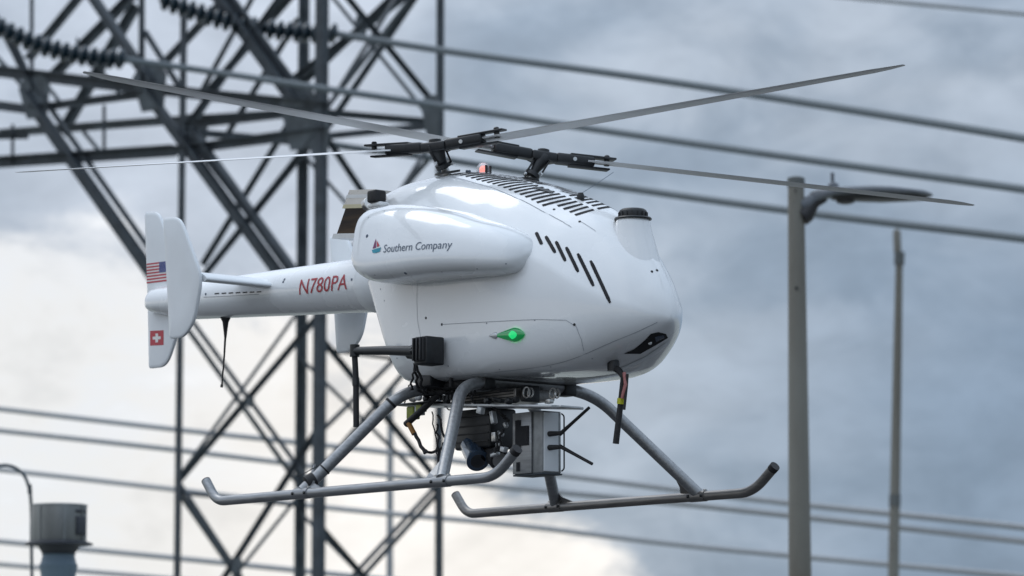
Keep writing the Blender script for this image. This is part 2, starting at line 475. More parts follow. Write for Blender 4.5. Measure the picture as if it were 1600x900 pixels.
# ---- top grille: rows of arched slots + crossed bars
def grille():
    rows = 24
    for i in range(rows):
        x0 = .672+i*.0258
        for a, b in ((-.160, -.060), (-.045, .045), (.060, .160)):
            if 12 < i < 18 and a == -.045: continue
            if i > 19 and a != -.045: a, b = (a*.8, b) if a < 0 else (a, b*.8)
            pts = []
            for k in range(7):
                y = a+(b-a)*k/6; x = x0-.025*(abs(y)/.15)**2
                pts.append(Vector((x, y, fT(max(.4, min(1.5, x)))-.02*(y/.15)**2+.005)))
            strip('grille_slot', pts, .0120, B_f, M['slot'], fus, off=.0010, n=10)
    for (x, y), (u, v) in (((1.02, -.09), (1.09, -.075)), ((1.03, -.015), (1.085, .005)), ((1.075, -.03), (1.13, -.01)), ((1.04, .03), (1.10, .045))):
        strip('grille_bar', [Vector((x, y, fT(x))), Vector((u, v, fT(u)))], .018, B_f, M['black'], fus, off=.003, n=10)
grille()
strip('panel_seam', [Vector((x, -.178-.0*x, fT(x)-.03)) for x in (.72, .8, .9, 1.0, 1.1, 1.2, 1.28)], .002, B_f, M['seam'], fus)
# whip on the grille
wl = B_f.find_nearest(Vector((1.175, -.035, .9)))[0]
lathe('aerial_mount', [(.011, -.005), (.012, .008), (.008, .018)], M['black'], fus, wl, (0, 0, 1), 14)
tube('aerial_wire', [wl+Vector((0, 0, .015)), wl+Vector((.03, .045, .05)), wl+Vector((.05, .09, .085))], .0008, M['ink'], fus, 6)

# ---- filler fairing and cap on the nose
def filler():
    c = Vector((1.372, 0, 0))
    vs, fs = [], []; seg = 40
    prof = [(.048, .796), (.050, .790), (.0525, .775), (.056, .75), (.062, .72), (.070, .68), (.079, .63), (.088, .58)]
    for r, z in prof:
        for k in range(seg):
            t = 2*PI*k/seg; ex = 1.0+.10*max(0, math.cos(t))*(.796-z)/.1
            vs.append(c+Vector((r*math.cos(t)*ex+(.796-z)*.05, r*math.sin(t)*1.06, z)))
    for i in range(len(prof)-1):
        for k in range(seg): fs.append((i*seg+k, i*seg+(k+1) % seg, (i+1)*seg+(k+1) % seg, (i+1)*seg+k))
    fs.append(tuple(range(seg)))
    f = sharp(part('filler_fairing', vs, fs, M['white'], H), 50)
    lathe('filler_flange', [(.056, 0), (.057, .003), (.054, .007), (.040, .007)], M['black'], f, c+Vector((0, 0, .796)), (0, 0, 1), 36)
    cap = lathe('filler_cap', [(.042, 0), (.043, .016), (.040, .022), (.034, .026), (.018, .027)], M['black'], f, c+Vector((0, 0, .803)), (0, 0, 1), 36)
    for k in range(16):
        a = 2*PI*k/16
        box('cap_rib', c+Vector((.043*math.cos(a), .043*math.sin(a), .811)), (.004, .004, .015), M['rubber'], f, rot=Matrix.Rotation(a, 3, 'Z'))
filler()

# ---- lettering (flat print) helpers
def text_geo(s, size=1.0):
    cu = bpy.data.curves.new('t', 'FONT'); cu.body = s; cu.size = size; cu.resolution_u = 3
    o = bpy.data.objects.new('t', cu); COL.objects.link(o)
    dg = bpy.context.evaluated_depsgraph_get(); me = bpy.data.meshes.new_from_object(o.evaluated_get(dg))
    bm = bmesh.new(); bm.from_mesh(me)
    bmesh.ops.triangulate(bm, faces=bm.faces)
    bmesh.ops.subdivide_edges(bm, edges=[e for e in bm.edges if e.calc_length() > .08*size], cuts=2, use_grid_fill=False)
    bmesh.ops.triangulate(bm, faces=bm.faces)
    vs = [v.co.copy() for v in bm.verts]; fs = [tuple(v.index for v in f.verts) for f in bm.faces]
    bm.free(); bpy.data.objects.remove(o); bpy.data.curves.remove(cu)
    return vs, fs
def lay(name, vs, fs, org, ux, uz, bvh, m, parent, off=.0015, sx=1, sz=1, slant=0):
    out = []
    for v in vs:
        p = Vector(org)+Vector(ux)*(v.x*sx+v.y*slant)+Vector(uz)*(v.y*sz)
        h = bvh.ray_cast(Vector((p.x, -2, p.z)), Vector((0, 1, 0)))
        q = h[0] if h[0] is not None else p
        out.append(Vector((q.x, q.y-off, q.z)))
    return part(name, out, fs, m, parent)

# pod lettering
def pod_print():
    h0 = hit(B_p, 598, 395); h1 = hit(B_p, 705, 388)
    vs, fs = text_geo('Southern Company'); wdt = max(v.x for v in vs)
    u = Vector((h1.x-h0.x, 0, h1.z-h0.z)); sx = u.length/wdt; u.normalize()
    lay('company_lettering', vs, fs, (h0.x, 0, h0.z), u, (0, 0, 1), B_p, M['ink'], podR, sx=sx, sz=.036)
    def tri(n, pts, m):
        poly = [hit(B_p, *p, .0016) for p in pts]; part(n, poly, [tuple(range(len(poly)))], m, podR)
    tri('emblem', [(587, 373), (587.5, 387), (582, 389)], M['plum'])
    tri('emblem', [(588.2, 376), (593, 384), (589, 386.5)], M['flagred'])
    tri('emblem', [(581, 391), (589, 388.5), (595, 387), (593.5, 393.5), (587, 395.5), (582, 395.5)], M['teal'])
    tri('emblem', [(583, 389.8), (594, 385.6), (594.5, 387), (582, 390.9)], M['flagwhite'])
pod_print()

# ---- tail boom
bz = lambda x: .765 + (.02-.0-x-.92+0)*0 + (.727-.765)*(x+.9)/.92
br = lambda x: .067+.023*(x+.9)/.92
BX = [-1.172, -1.168, -1.160, -1.145, -1.1, -1.0, -.9, -.7, -.5, -.3, -.1, .1, .3, .5]
def boom():
    rs = []
    for x in BX:
        r = br(x); zc = bz(x)
        if x < -1.14: r *= {-1.172: .45, -1.168: .72, -1.160: .88, -1.145: .97}[x]
        row = []
        for k in range(32):
            a = 2*PI*k/32; y, z = math.cos(a)*r*.92, math.sin(a)*r
            if x < -.95 and z < -.2*r: z = -.2*r+(z+.2*r)*(1-.55*(-.95-x)/.22)      # the underside is cut up at the end
            row.append(Vector((x, y, zc+z)))
        rs.append(row)
    return shell('tail_boom', rs, M['white'], H)
tb = boom(); B_b = bvh_of(tb)
lathe('boom_collar', [(br(.02)*1.0, -.05), (br(.02)+.004, -.045), (br(.02)+.006, .02), (br(.05), .10)], M['white2'], tb, (.16, 0, bz(.16)), (1, 0, -.04), 40)
def reg():
    a = hit(B_b, 466, 461); b = hit(B_b, 542, 452)
    vs, fs = text_geo('N780PA'); wdt = max(v.x for v in vs); u = Vector((b.x-a.x, 0, b.z-a.z)); L_ = u.length; u.normalize()
    lay('registration_lettering', vs, fs, (a.x, 0, a.z), u, (0, 0, 1), B_b, M['red'], tb, sx=L_/wdt, sz=.073, slant=.012, off=.0018)
reg()
for p in [(549, 437), (444, 437), (442, 441), (321, 460)]:
    h = hit(B_b, *p)
    if h: blob('screw', h, .0045, B_b, M['ink'], tb)
for i in range(7):
    h1 = hit(B_b, 335+i*11, 459.5-i*.45); h2 = hit(B_b, 342+i*11, 459-i*.45)
    if h1 and h2: strip('boom_slot', [h1, h2], .004, B_b, M['slot'], tb, n=4)
strip('boom_seam', [hit(B_b, 318, 465), hit(B_b, 360, 463), hit(B_b, 405, 460)], .002, B_b, M['seam'], tb)
# whip under the boom
wa = lathe('aerial_base', [(.021, .006), (.019, -.004), (.011, -.02), (.007, -.05), (.0042, -.075)], M['rubber'], tb, (-.733, 0, .694), (0, 0, 1), 16)
tube('whip_aerial', [(-.733, 0, .63), (-.740, 0, .54), (-.752, 0, .452)], [.0040, .0030, .0026], M['rubber'], tb, 8)
tube('aerial_tip', [(-.7515, 0, .458), (-.7525, 0, .448)], .0048, M['rubber'], tb, 8)

# ---- fins: airfoil plates from an outline in (x, z)
def fin(name, outline, y, th, m, parent, taper=.55):
    n = len(outline); c = (sum(p[0] for p in outline)/n, sum(p[1] for p in outline)/n)
    vs, fs = [], []
    for s in (-1, 1):
        for f, t in ((1.0, taper), (.988, .80), (.955, .97), (.6, 1.0), (.0, 1.0)):
            for p in outline:
                vs.append(Vector((c[0]+(p[0]-c[0])*f, y+s*th/2*t, c[1]+(p[1]-c[1])*f)))
    for s in range(2):
        o = s*5*n
        for j in range(4):
            for k in range(n): fs.append((o+j*n+k, o+j*n+(k+1) % n, o+(j+1)*n+(k+1) % n, o+(j+1)*n+k))
    for k in range(n): fs.append((k, (k+1) % n, 5*n+(k+1) % n, 5*n+k))
    me = mesh(name, vs, fs); bm = bmesh.new(); bm.from_mesh(me); bmesh.ops.remove_doubles(bm, verts=bm.verts, dist=1e-5)
    bmesh.ops.recalc_face_normals(bm, faces=bm.faces); bm.to_mesh(me); bm.free()
    return sharp(link(name, me, m, parent), 45)
def smooth_outline(pts, r, n=5):
    P = [Vector((p[0], p[1], 0)) for p in pts]; out = []
    for i, p in enumerate(P):
        a, b = P[i-1]-p, P[(i+1) % len(P)]-p; rr = min(r[i], a.length*.45, b.length*.45)
        A, B_ = p+a.normalized()*rr, p+b.normalized()*rr
        if r[i] < .002: out.append((p.x, p.y)); continue
        for k in range(n+1):
            t = k/n; q = A*(1-t)**2+p*2*t*(1-t)+B_*t*t; out.append((q.x, q.y))
    return out
co = smooth_outline([(-1.232, 1.113), (-1.145, 1.106), (-1.055, .945), (-.985, .82), (-1.030, .64), (-1.085, .546), (-1.192, .548), (-1.205, .80)], [.012, .09, .2, .12, .2, .07, .010, .2])
cf = fin('tail_fin', co, 0, .015, M['white2'], H)
so = smooth_outline([(-.600, .988), (-.505, .984), (-.372, .765), (-.415, .620), (-.475, .572), (-.553, .574), (-.575, .78)], [.010, .07, .05, .16, .07, .012, .2])
ef = fin('end_plate_fin', so, -.351, .015, M['white2'], H)
ef2 = bpy.data.objects.new('end_plate_fin', ef.data.copy()); COL.objects.link(ef2); ef2.parent = H
for v in ef2.data.vertices: v.co.y += .702
# stabiliser: airfoil extruded across
def stab():
    prof = []
    ch, th = .21, .034
    for k in range(20):
        t = k/19; xx = (1-math.cos(t*PI))/2
        yt = 5*th*(.2969*math.sqrt(xx)-.126*xx-.3516*xx**2+.2843*xx**3-.1015*xx**4)
        prof.append((xx, yt))
    loop = [(a, b) for a, b in prof] + [(a, -b*.8) for a, b in prof[-2:0:-1]]
    n = len(loop); vs, fs = [], []
    ys = (-.338, -.06, 0, .06, .338)
    for y in ys:
        for a, b in loop: vs.append(Vector((-.368-a*ch, y, .760+b+a*ch*.21)))
    for i in range(len(ys)-1):
        for k in range(n): fs.append((i*n+k, i*n+(k+1) % n, (i+1)*n+(k+1) % n, (i+1)*n+k))
    fs.append(tuple(range(n))); fs.append(tuple((len(ys)-1)*n+k for k in range(n))[::-1])
    return sharp(part('stabiliser', vs, fs, M['white2'], H), 50)
st = stab()
# flags on the tail fin (starboard face)
B_c = bvh_of(cf)
def quad_on(name, p0, pu, pv, m, parent, a, b, c, d, y=-.0125):
    def at(u, v): q = Vector(p0)+(Vector(pu)-Vector(p0))*u+(Vector(pv)-Vector(p0))*v; return Vector((q.x, y, q.z))
    return part(name, [at(a, c), at(b, c), at(b, d), at(a, d)], [(0, 1, 2, 3)], m, parent)
f0, fu, fv = onY(231.5, 444, 0), onY(264.5, 440, 0), onY(231.5, 413, 0)
fl = quad_on('flag_sticker', f0, fu, fv, M['flagwhite'], cf, 0, 1, 0, 1, -.0080)
for i in range(7):
    lo = i*2/13; hi = lo+1/13
    quad_on('flag_stripe', f0, fu, fv, M['flagred'], fl, 0, 1 if i < 4 else .60, lo, hi, -.0084)
quad_on('flag_canton', f0, fu, fv, M['flagblue'], fl, .60, 1, 6/13, 1, -.0088)
sv, sf = [], []
for r_ in range(9):
    for c_ in range(6 if r_ % 2 == 0 else 5):
        u = .60+.40*(c_*2+1+(r_ % 2))/12.; v = 6/13+(7/13)*(r_+.5)/9.6+.012
        for du, dw in ((-.010, 0), (0, -.012), (.010, 0), (0, .012)):
            q = f0+(fu-f0)*(u+du)+(fv-f0)*(v+dw); sv.append(Vector((q.x, -.0092, q.z)))
        b = len(sv)-4; sf.append((b, b+1, b+2, b+3))
part('flag_stars', sv, sf, M['flagwhite'], fl)
g0, gu, gv = onY(237, 541, 0), onY(258, 540, 0), onY(237, 518, 0)
sw = quad_on('cross_sticker', g0, gu, gv, M['flagred'], cf, 0, 1, 0, 1, -.0080)
quad_on('cross_mark', g0, gu, gv, M['flagwhite'], sw, .40, .60, .2, .8, -.0084)
quad_on('cross_mark', g0, gu, gv, M['flagwhite'], sw, .2, .8, .40, .60, -.0085)

# ---- exhaust duct behind the hull
def duct():
    d = bpy.data.objects.new('exhaust_duct', None)
    # side outline, px picked on the middle plane, leaning back
    y = -.10
    tl, tr, bl, brr = onY(545, 297, y), onY(580, 297, y), onY(519, 373, y), onY(565, 373, y)
    def lerp_z(a, b, t): return a.lerp(b, t)
    bands = [(0, .10, 'steel'), (.10, .17, 'alu'), (.17, .30, 'steel'), (.30, .38, 'straw'), (.38, .90, 'heat'), (.90, 1, 'alu')]
    root = None
    for i, (a, b, mm) in enumerate(bands):
        vs = []
        for t, pr in ((a, 0), (b, 0)):
            l, r = tl.lerp(bl, t), tr.lerp(brr, t)
            for yy in (y, -.02):
                vs += [Vector((l.x, yy, l.z)), Vector((r.x+.02, yy, r.z))]
        fs = [(0, 1, 5, 4), (2, 6, 7, 3), (0, 4, 6, 2), (1, 3, 7, 5), (0, 2, 3, 1), (4, 5, 7, 6)]
        if root is None: root = part('exhaust_duct', vs, fs, M[mm], H)
        else:
            ins = .006 if mm == 'heat' else (-.002 if i % 2 else 0)
            vs = [Vector((v.x+(ins if k in (0, 2, 4, 6) else 0), v.y+(ins if v.y < 0 else 0), v.z)) for k, v in enumerate(vs)]
            part('duct_band', vs, fs, M[mm], root)
    c = onY(566, 318, -.16)
    lathe('duct_clamp', [(.020, -.010), (.022, -.008), (.022, .008), (.020, .010)], M['steel'], root, c+Vector((-.01, .03, 0)), (.9, -.1, .3), 24)
duct()
# black intake cap on the pod shoulder
ic = Vector((.452, -.262, .948))
box('intake_cap', ic, (.048, .046, .040), M['rubber'], H, .008)
box('intake_seat', ic+Vector((0, .012, -.026)), (.068, .05, .016), M['white'], H, .006)
box('hull_bracket', (.40, -.215, .945), (.03, .03, .06), M['steel'], H, .004)

# ---- beacon
bc = Vector((.665, 0, fT(.665)))
bb = lathe('beacon', [(.026, -.01), (.026, .004), (.022, .010)], M['alu'], H, bc, (0, 0, 1), 28)
lathe('beacon_lamp', [(.008, .008), (.008, .024), (.004, .030)], M['redlamp'], bb, bc, (0, 0, 1), 20)
lathe('beacon_dome', [(.022, .009), (.0215, .022), (.018, .034), (.012, .041), (.004, .044)], M['dome'], bb, bc, (0, 0, 1), 28)
for a in (-.25, .9, 2.2): box('beacon_cage', bc+Vector((.022*math.cos(a), .022*math.sin(a), .018)), (.006, .006, .03), M['black'], bb)
for x, y in ((.705, -.10), (.735, -.115), (.60, -.05)):
    lathe('screw', [(.005, -.004), (.005, .006), (.003, .008)], M['ink'], fus, B_f.find_nearest(Vector((x, y, 1.02)))[0], (0, 0, 1), 12)

# ---- nav light
def nav():
    c = hit(B_f, 803, 523); e = hit(B_f, 768, 524.5); l, nr, _, _ = B_f.find_nearest(c)
    if nr.y > 0: nr = -nr
    ax = (e-c).normalized(); up = ax.cross(nr).normalized()
    def tear(name, x0, x1, wmax, h, m, par, off=0, n=18, seg=12, blunt=.30):
        vs, fs = [], []
        for i in range(n+1):
            t = i/n; w = wmax*(math.sin(PI*min(1, t/(2*blunt)))**.6 if t < blunt else (1-((t-blunt)/(1-blunt)))**.85); w = max(w, .0004)
            for k in range(seg+1):
                a = PI*k/seg
                vs.append(c+ax*(x0+(x1-x0)*t)+up*math.cos(a)*w+nr*(off+math.sin(a)*w*h))
        for i in range(n):
            for k in range(seg): fs.append((i*(seg+1)+k, i*(seg+1)+k+1, (i+1)*(seg+1)+k+1, (i+1)*(seg+1)+k))
        return part(name, vs, fs, m, par, True)
    g = tear('navigation_light', -.046, .085, .0220, .55, M['green'], H, 0, blunt=.36)
    tear('lamp_glow', -.032, .040, .0165, .6, M['greenmid'], g, .0035, blunt=.45)
    tear('lamp_glow', -.020, .022, .0115, .6, M['greencore'], g, .0062, blunt=.5)
    tear('lamp_fairing', .068, .108, .0105, .6, M['alu'], g, 0)
nav()

# ---- arm with box aerial on the starboard side
box('aerial_box', (.790, -.318, .425), (.062, .072, .086), M['black'], H, .005)
lathe('box_cone', [(.018, 0), (.024, .03), (.040, .075), (.042, .085)], M['black'], H, (.690, -.325, .428), (1, .04, 0), 4)
box('box_cover', (.793, -.358, .428), (.046, .012, .074), M['rubber'], H, .003)
for dx in (-.022, .004, .026): box('box_rib', (.790+dx*.7, -.367, .428), (.006, .008, .070), M['black'], H, .001)
tube('aerial_arm', [(.74, -.335, .428), (.60, -.33, .442), (.42, -.325, .456)], [.0165, .0145, .0125], M['black'], H, 16)
tube('arm_joint', [(.425, -.325, .475), (.425, -.325, .437)], .0155, M['black'], H, 14)
tube('rod_aerial', round_path([(.425, -.325, .44), (.432, -.325, .37), (.435, -.325, .215)], .02), [.0095]*8+[.0095]*2, M['rubber'], H, 12)
tube('aerial_sleeve', [(.431, -.325, .370), (.4325, -.325, .345)], .0115, M['black'], H, 12)

# ---- landing gear
RS = .0155
WS = .516
for s in (-1, 1):
    m_ = M['tube'] if s < 0 else M['tube2']
    p = round_path([(-.104, s*WS, .066), (-.045, s*WS, -.002), (1.345, s*WS, 0), (1.440, s*WS, .072)], [.05, .095], 9)
    sk = tube('skid', p, RS, m_, H, 18)
    d = (p[-1]-p[-2]).normalized(); tube('skid_plug', [p[-1]-d*.012, p[-1]+d*.006], RS*1.04, M['rubber'], sk, 18)
    d = (p[0]-p[1]).normalized(); tube('skid_plug', [p[0]-d*.006, p[0]+d*.003], RS*.98, M['rubber'], sk, 18)
def cross(xb, xf, m1):
    # symmetric hoop: foot - bend - across - bend - foot
    yb = .245
    P = [(xf, -WS, .008), (xb+(xf-xb)*.10, -yb-.03, .312), (xb, -yb+.10, .338), (xb, yb-.10, .338), (xb+(xf-xb)*.10, yb+.03, .312), (xf, WS, .008)]
    path = round_path(P, [.10, .05, .05, .10], 9)
    return tube('cross_tube', path, .0185, m1, H, 20)
ct1 = cross(.615, .415, M['tube'])
ct2 = cross(.872, 1.10, M['tube'])
def gusset(x, s, dx):
    vs = []
    for yy in (-.003, .003):
        for a, b in ((0, .0), (dx, .0), (dx*.35, .022), (0, .085)):
            vs.append(Vector((x+a, s*WS+yy - s*b*.45, b+.008)))
    fs = [(0, 1, 2, 3), (4, 7, 6, 5), (0, 4, 5, 1), (1, 5, 6, 2), (2, 6, 7, 3), (3, 7, 4, 0)]
    part('skid_gusset', vs, fs, M['tube2'] if s > 0 else M['tube'], H)
def gusset_front(s):
    P = [(1.086, .008, 0), (1.020, .008, 0), (1.030, .030, -.012), (1.040, .078, -.055)]
    vs = [Vector((x_, s*(WS+dy)+yy, z_)) for yy in (-.003, .003) for x_, z_, dy in P]
    part('skid_gusset', vs, [(0, 1, 2, 3), (4, 7, 6, 5), (0, 4, 5, 1), (1, 5, 6, 2), (2, 6, 7, 3), (3, 7, 4, 0)], M['tube2'] if s > 0 else M['tube'], H)
for s in (-1, 1):
    gusset(.425, s, .095); gusset_front(s)
    for xx in (.415, 1.10): tube('skid_saddle', [(xx-.035, s*WS, 0), (xx+.035, s*WS, 0)], RS+.0022, M['tube'] if s < 0 else M['tube2'], H, 18)
for s in (-1, 1):
    for xx in (.385, .445, 1.07, 1.13): lathe('saddle_bolt', [(.006, 0), (.006, .005), (.003, .006)], M['steel'], H, (xx, s*WS+.0, RS), (0, 0, 1), 8); lathe('saddle_bolt', [(.005, 0), (.005, .004)], M['black'], H, (xx, s*WS-RS-.001, 0), (0, -1, 0), 8)
lathe('leg_clamp', [(.016, -.016), (.0225, -.014), (.0225, .014), (.016, .016)], M['rubber'], H, (.432, -.500, .038), (.3, .8, .5), 18)
def ring_on(x0, x1, t, w=.005, r=.0205):
    a = Vector(x0).lerp(Vector(x1), t); d = (Vector(x1)-Vector(x0)).normalized()
    tube('cable_tie', [a-d*w/2, a+d*w/2], r, M['rubber'], H, 16)
ring_on((.415, -WS, .008), (.595, -.275, .312), .22)
ring_on((.415, -WS, .008), (.595, -.275, .312), .90, .008)
for xx in (.615, .872):
    for yy in (-.165, .165):
        box('tube_mount', (xx, yy, .335), (.055, .045, .052), M['black'], H, .005)
        lathe('mount_bolt', [(.007, 0), (.007, .012)], M['alu'], H, (xx, yy-.02, .325), (0, -1, 0), 10)
    box('mount_rail', (xx, 0, .345), (.04, .38, .012), M['black'], H, .002)

# ---- payload plate, boxes and gimbal
PZ = .268
pl = box('payload_plate', (.805, -.09, PZ), (.74, .13, .008), M['alu'], H, .002, Matrix.Rotation(R_(4.5), 3, 'Y'))
for (x, y) in ((.64, -.13), (1.03, -.13), (.56, -.05), (1.06, -.05)):
    for k in range(5): 
        a = 2*PI*k/5
    ring_pts = [(x+.016*math.cos(2*PI*k/14), y, PZ+.024+.016*math.sin(2*PI*k/14)) for k in range(15)]
    tube('wire_isolator', ring_pts, .0025, M['steel'], pl, 6)
    ring_pts = [(x+.004+.013*math.cos(2*PI*k/14), y+.012, PZ+.024+.014*math.sin(2*PI*k/14)) for k in range(15)]
    tube('wire_isolator', ring_pts, .0025, M['steel'], pl, 6)
box('front_lug', (1.165, -.09, PZ-.029), (.05, .08, .006), M['alu'], pl, .001)
for k in range(4): lathe('plate_bolt', [(.006, 0), (.006, .006)], M['steel'], pl, (.70+k*.085, -.14, PZ+.010-k*.0066), (0, 0, 1), 8)
# radio box hung under the plate (silver)
RB = box('radio_box', (.964, -.030, .146), (.134, .075, .190), M['box'], H, .003)
x0, x1, y0 = .897, 1.031, -.0675
box('box_bracket', (.942, y0-.004, .146), (.088, .006, .188), M['tube'], RB, .001)
box('box_slot', (.925, y0-.0085, .168), (.022, .004, .098), M['slot'], RB)
box('box_slot', (.953, y0-.0088, .168), (.044, .004, .060), M['slot'], RB)
box('box_slot', (.925, y0-.0085, .074), (.012, .004, .028), M['slot'], RB)
box('box_edge', (1.033, -.035, .146), (.004, .058, .18), M['white2'], RB, .001)
tube('box_wire', round_path([(1.034, .006, .235), (1.042, .010, .228), (1.042, .010, .065), (1.034, .006, .058)], .01), .0024, M['rubber'], RB, 6)
for z0, dz in ((.170, .085), (.128, -.060)):
    a = Vector((1.030, -.045, z0)); b = a+Vector((.050, .010, 0)); d = Vector((.115, .035, dz*1.02)).normalized()
    tube('stub_aerial', [a, a+Vector((.010, .003, 0)), b-Vector((.008, 0, 0)), b], [.0085, .0085, .0065, .0065], M['rubber'], RB, 12)
    tube('blade_aerial', [b-d*.006, b+d*.05, b+d*.125], [.0065, .0052, .0048], M['rubber'], RB, 10)
box('box_base', (.964, -.030, .0485), (.140, .080, .005), M['galvd'], RB, .001)
# upper tray
box('upper_tray', (.80, -.01, .300), (.26, .16, .034), M['tube2'], H, .004)
for k in range(3): box('tray_groove', (.80, -.0915, .290+k*.009), (.24, .003, .003), M['black'], H)
box('tray_bracket', (.965, -.06, .297), (.02, .06, .05), M['black'], H, .002)
# gimbal camera
gb = box('gimbal_body', (.700, -.02, .205), (.175, .110, .125), M['black'], H, .008)
for z in (.165, .19, .215, .245): box('body_rib', (.700, -.0765, z), (.165, .005, .004), M['rubber'], gb)
gy = lathe('gimbal_yoke', [(.030, -.02), (.034, -.015), (.034, .015), (.030, .02)], M['rubber'], gb, (.72, -.04, .140), (0, 1, 0), 28)
box('yoke_arm', (.685, -.055, .165), (.028, .02, .10), M['black'], gb, .004, Matrix.Rotation(R_(12), 3, 'Y'))
ld = Vector((.72, -.33, -.52)).normalized()
lc = Vector((.690, -.06, .140))
lathe('camera_barrel', [(.030, -.03), (.035, -.028), (.035, .052), (.0365, .055), (.0365, .068), (.031, .070)], M['lens'], gb, lc, ld, 36)
lathe('front_glass', [(.029, .066), (.022, .0715), (.008, .0735)], M['glass'], gb, lc, ld, 30)
cb2 = lathe('camera_barrel', [(.028, -.03), (.034, -.028), (.034, .040), (.030, .044)], M['rubber'], gb, (.770, -.035, .120), (.75, -.3, -.35), 32)
lathe('lens_ring', [(.024, .040), (.024, .046), (.018, .047)], M['steel'], cb2, (.770, -.035, .120), (.75, -.3, -.35), 28)
for k, (x, z, w) in enumerate(((.775, .165, .030), (.80, .152, .022), (.81, .185, .026), (.835, .21, .018))):
    box('bracket_piece', (x, -.05, z), (w, .012, .012), M['alu'], gb, .003, Matrix.Rotation(R_(25*(k-1)), 3, 'Y'))
tube('gimbal_ring', [(.79+.035*math.cos(a), -.055, .135+.035*math.sin(a)) for a in [PI*.1+PI*.9*k/12 for k in range(13)]], .005, M['rubber'], gb, 8)
# rear connector bundle
rc = box('connector_shelf', (.545, -.14, .290), (.165, .10, .006), M['black'], H, .002)
box('connector', (.520, -.165, .262), (.035, .03, .040), M['olive'], rc, .004)
box('connector', (.567, -.170, .273), (.028, .025, .022), M['olive'], rc, .003)
box('connector_body', (.545, -.160, .268), (.022, .03, .028), M['alu'], rc, .002)
lathe('connector_ring', [(.012, -.006), (.016, -.004), (.016, .004), (.012, .006)], M['steel'], rc, (.525, -.17, .312), (.3, -1, 0), 20)
lathe('connector_ring', [(.009, -.006), (.012, -.004), (.012, .004), (.009, .006)], M['alu'], rc, (.553, -.17, .310), (.3, -1, 0), 20)
tube('strut_rod', [(.515, -.19, .225), (.60, -.18, .275), (.665, -.16, .330)], .0105, M['rubber'], rc, 12)
rnd = random.Random(3)
def wire(a, b, sag, r, m, n=10, jit=.006, name='cable'):
    a, b = Vector(a), Vector(b); P = []
    for i in range(n+1):
        t = i/n; p = a.lerp(b, t)+Vector((rnd.uniform(-jit, jit), rnd.uniform(-jit, jit), -sag*4*t*(1-t)+rnd.uniform(-jit, jit)*.5))
        P.append(p)
    P[0], P[-1] = a, b
    return tube(name, P, r, m, rc, 7)
wire((.525, -.19, .235), (.60, -.18, .13), .0, .0060, M['rubber'], jit=.003)
tube('heat_shrink', [(.530, -.191, .228), (.553, -.187, .193)], .0085, M['orange'], rc, 10)
wire((.60, -.18, .14), (.655, -.12, .20), .03, .0045, M['rubber'])
wire((.50, -.15, .31), (.63, -.2, .345), -.01, .004, M['rubber'])
wire((.62, -.17, .26), (.64, -.16, .12), .0, .0022, M['rubber'])
wire((.66, -.20, .385), (.625, -.21, .335), .01, .004, M['rubber'])
wire((.735, -.33, .385), (.64, -.22, .315), .03, .0042, M['rubber'])
wire((.755, -.34, .385), (.66, -.22, .31), .025, .0045, M['rubber'])
wire((.745, -.34, .39), (.62, -.25, .33), .03, .0035, M['rubber'])
wire((.60, -.21, .345), (.72, -.14, .32), .004, .008, M['rubber'])
wire((.62, -.19, .325), (.74, -.14, .315), .004, .009, M['rubber'])
wire((.49, -.18, .29), (.56, -.21, .345), -.012, .0022, M['rubber'])
wire((.635, -.16, .25), (.665, -.12, .14), .012, .004, M['rubber'])
wire((.645, -.17, .22), (.63, -.15, .10), -.01, .0035, M['rubber'])
wire((.86, -.12, .262), (.90, -.09, .215), .004, .005, M['rubber'])
wire((.845, -.10, .12), (.875, -.09, .19), -.01, .004, M['rubber'])
wire((.66, -.05, .33), (.74, -.16, .345), .006, .0045, M['rubber'])
for k in range(5): box('terminal', (.70+.018*k, -.185, .296), (.010, .012, .016), M['rubber'], H, .001)
wire((.40, -.53, .05), (.60, -.26, .30), .02, .0013, M['rubber'], jit=.001)
box('belly_box', (.655, -.20, .352), (.075, .07, .045), M['black'], H, .004)
box('belly_tube', (.73, -.16, .335), (.14, .04, .026), M['rubber'], H, .010)
box('belly_post', (.765, -.21, .340), (.010, .012, .036), M['rubber'], H, .002)
box('belly_fitting', (.845, .05, .342), (.05, .08, .022), M['black'], H, .003)

# loose fittings around the payload mounting
for k, (x, y, z, w, h, mm) in enumerate(((.60, -.13, .312, .030, .018, 'alu'), (.66, -.15, .300, .022, .014, 'black'), (.835, -.15, .250, .022, .022, 'alu'), (.86, -.12, .228, .014, .040, 'alu'), (.845, -.10, .170, .018, .030, 'steel'), (.875, -.09, .130, .020, .016, 'alu'), (.82, -.08, .118, .030, .010, 'alu'), (1.10, -.10, .262, .024, .014, 'steel'), (.92, -.15, .275, .040, .012, 'black'), (1.00, -.15, .270, .020, .016, 'rubber'))):
    box('mount_fitting', (x, y, z), (w, .018, h), M[mm], pl, .002, Matrix.Rotation(R_(14*((k % 3)-1)), 3, 'Y'))
for k in range(9):
    a = Vector((.58+.035*k, -.17+.01*(k % 3), .345-.006*(k % 2))); b = a+Vector((rnd.uniform(-.05, .09), rnd.uniform(-.01, .03), -rnd.uniform(.03, .075)))
    wire(a, b, .012, rnd.choice((.0022, .003, .0036)), M['rubber'], jit=.004)
for x, z in ((.60, .30), (.70, .288), (.90, .272), (1.0, .264)): lathe('connector_plug', [(.008, 0), (.010, .004), (.010, .018), (.006, .022)], M['black'], pl, (x, -.165, z), (0, -1, .1), 14)

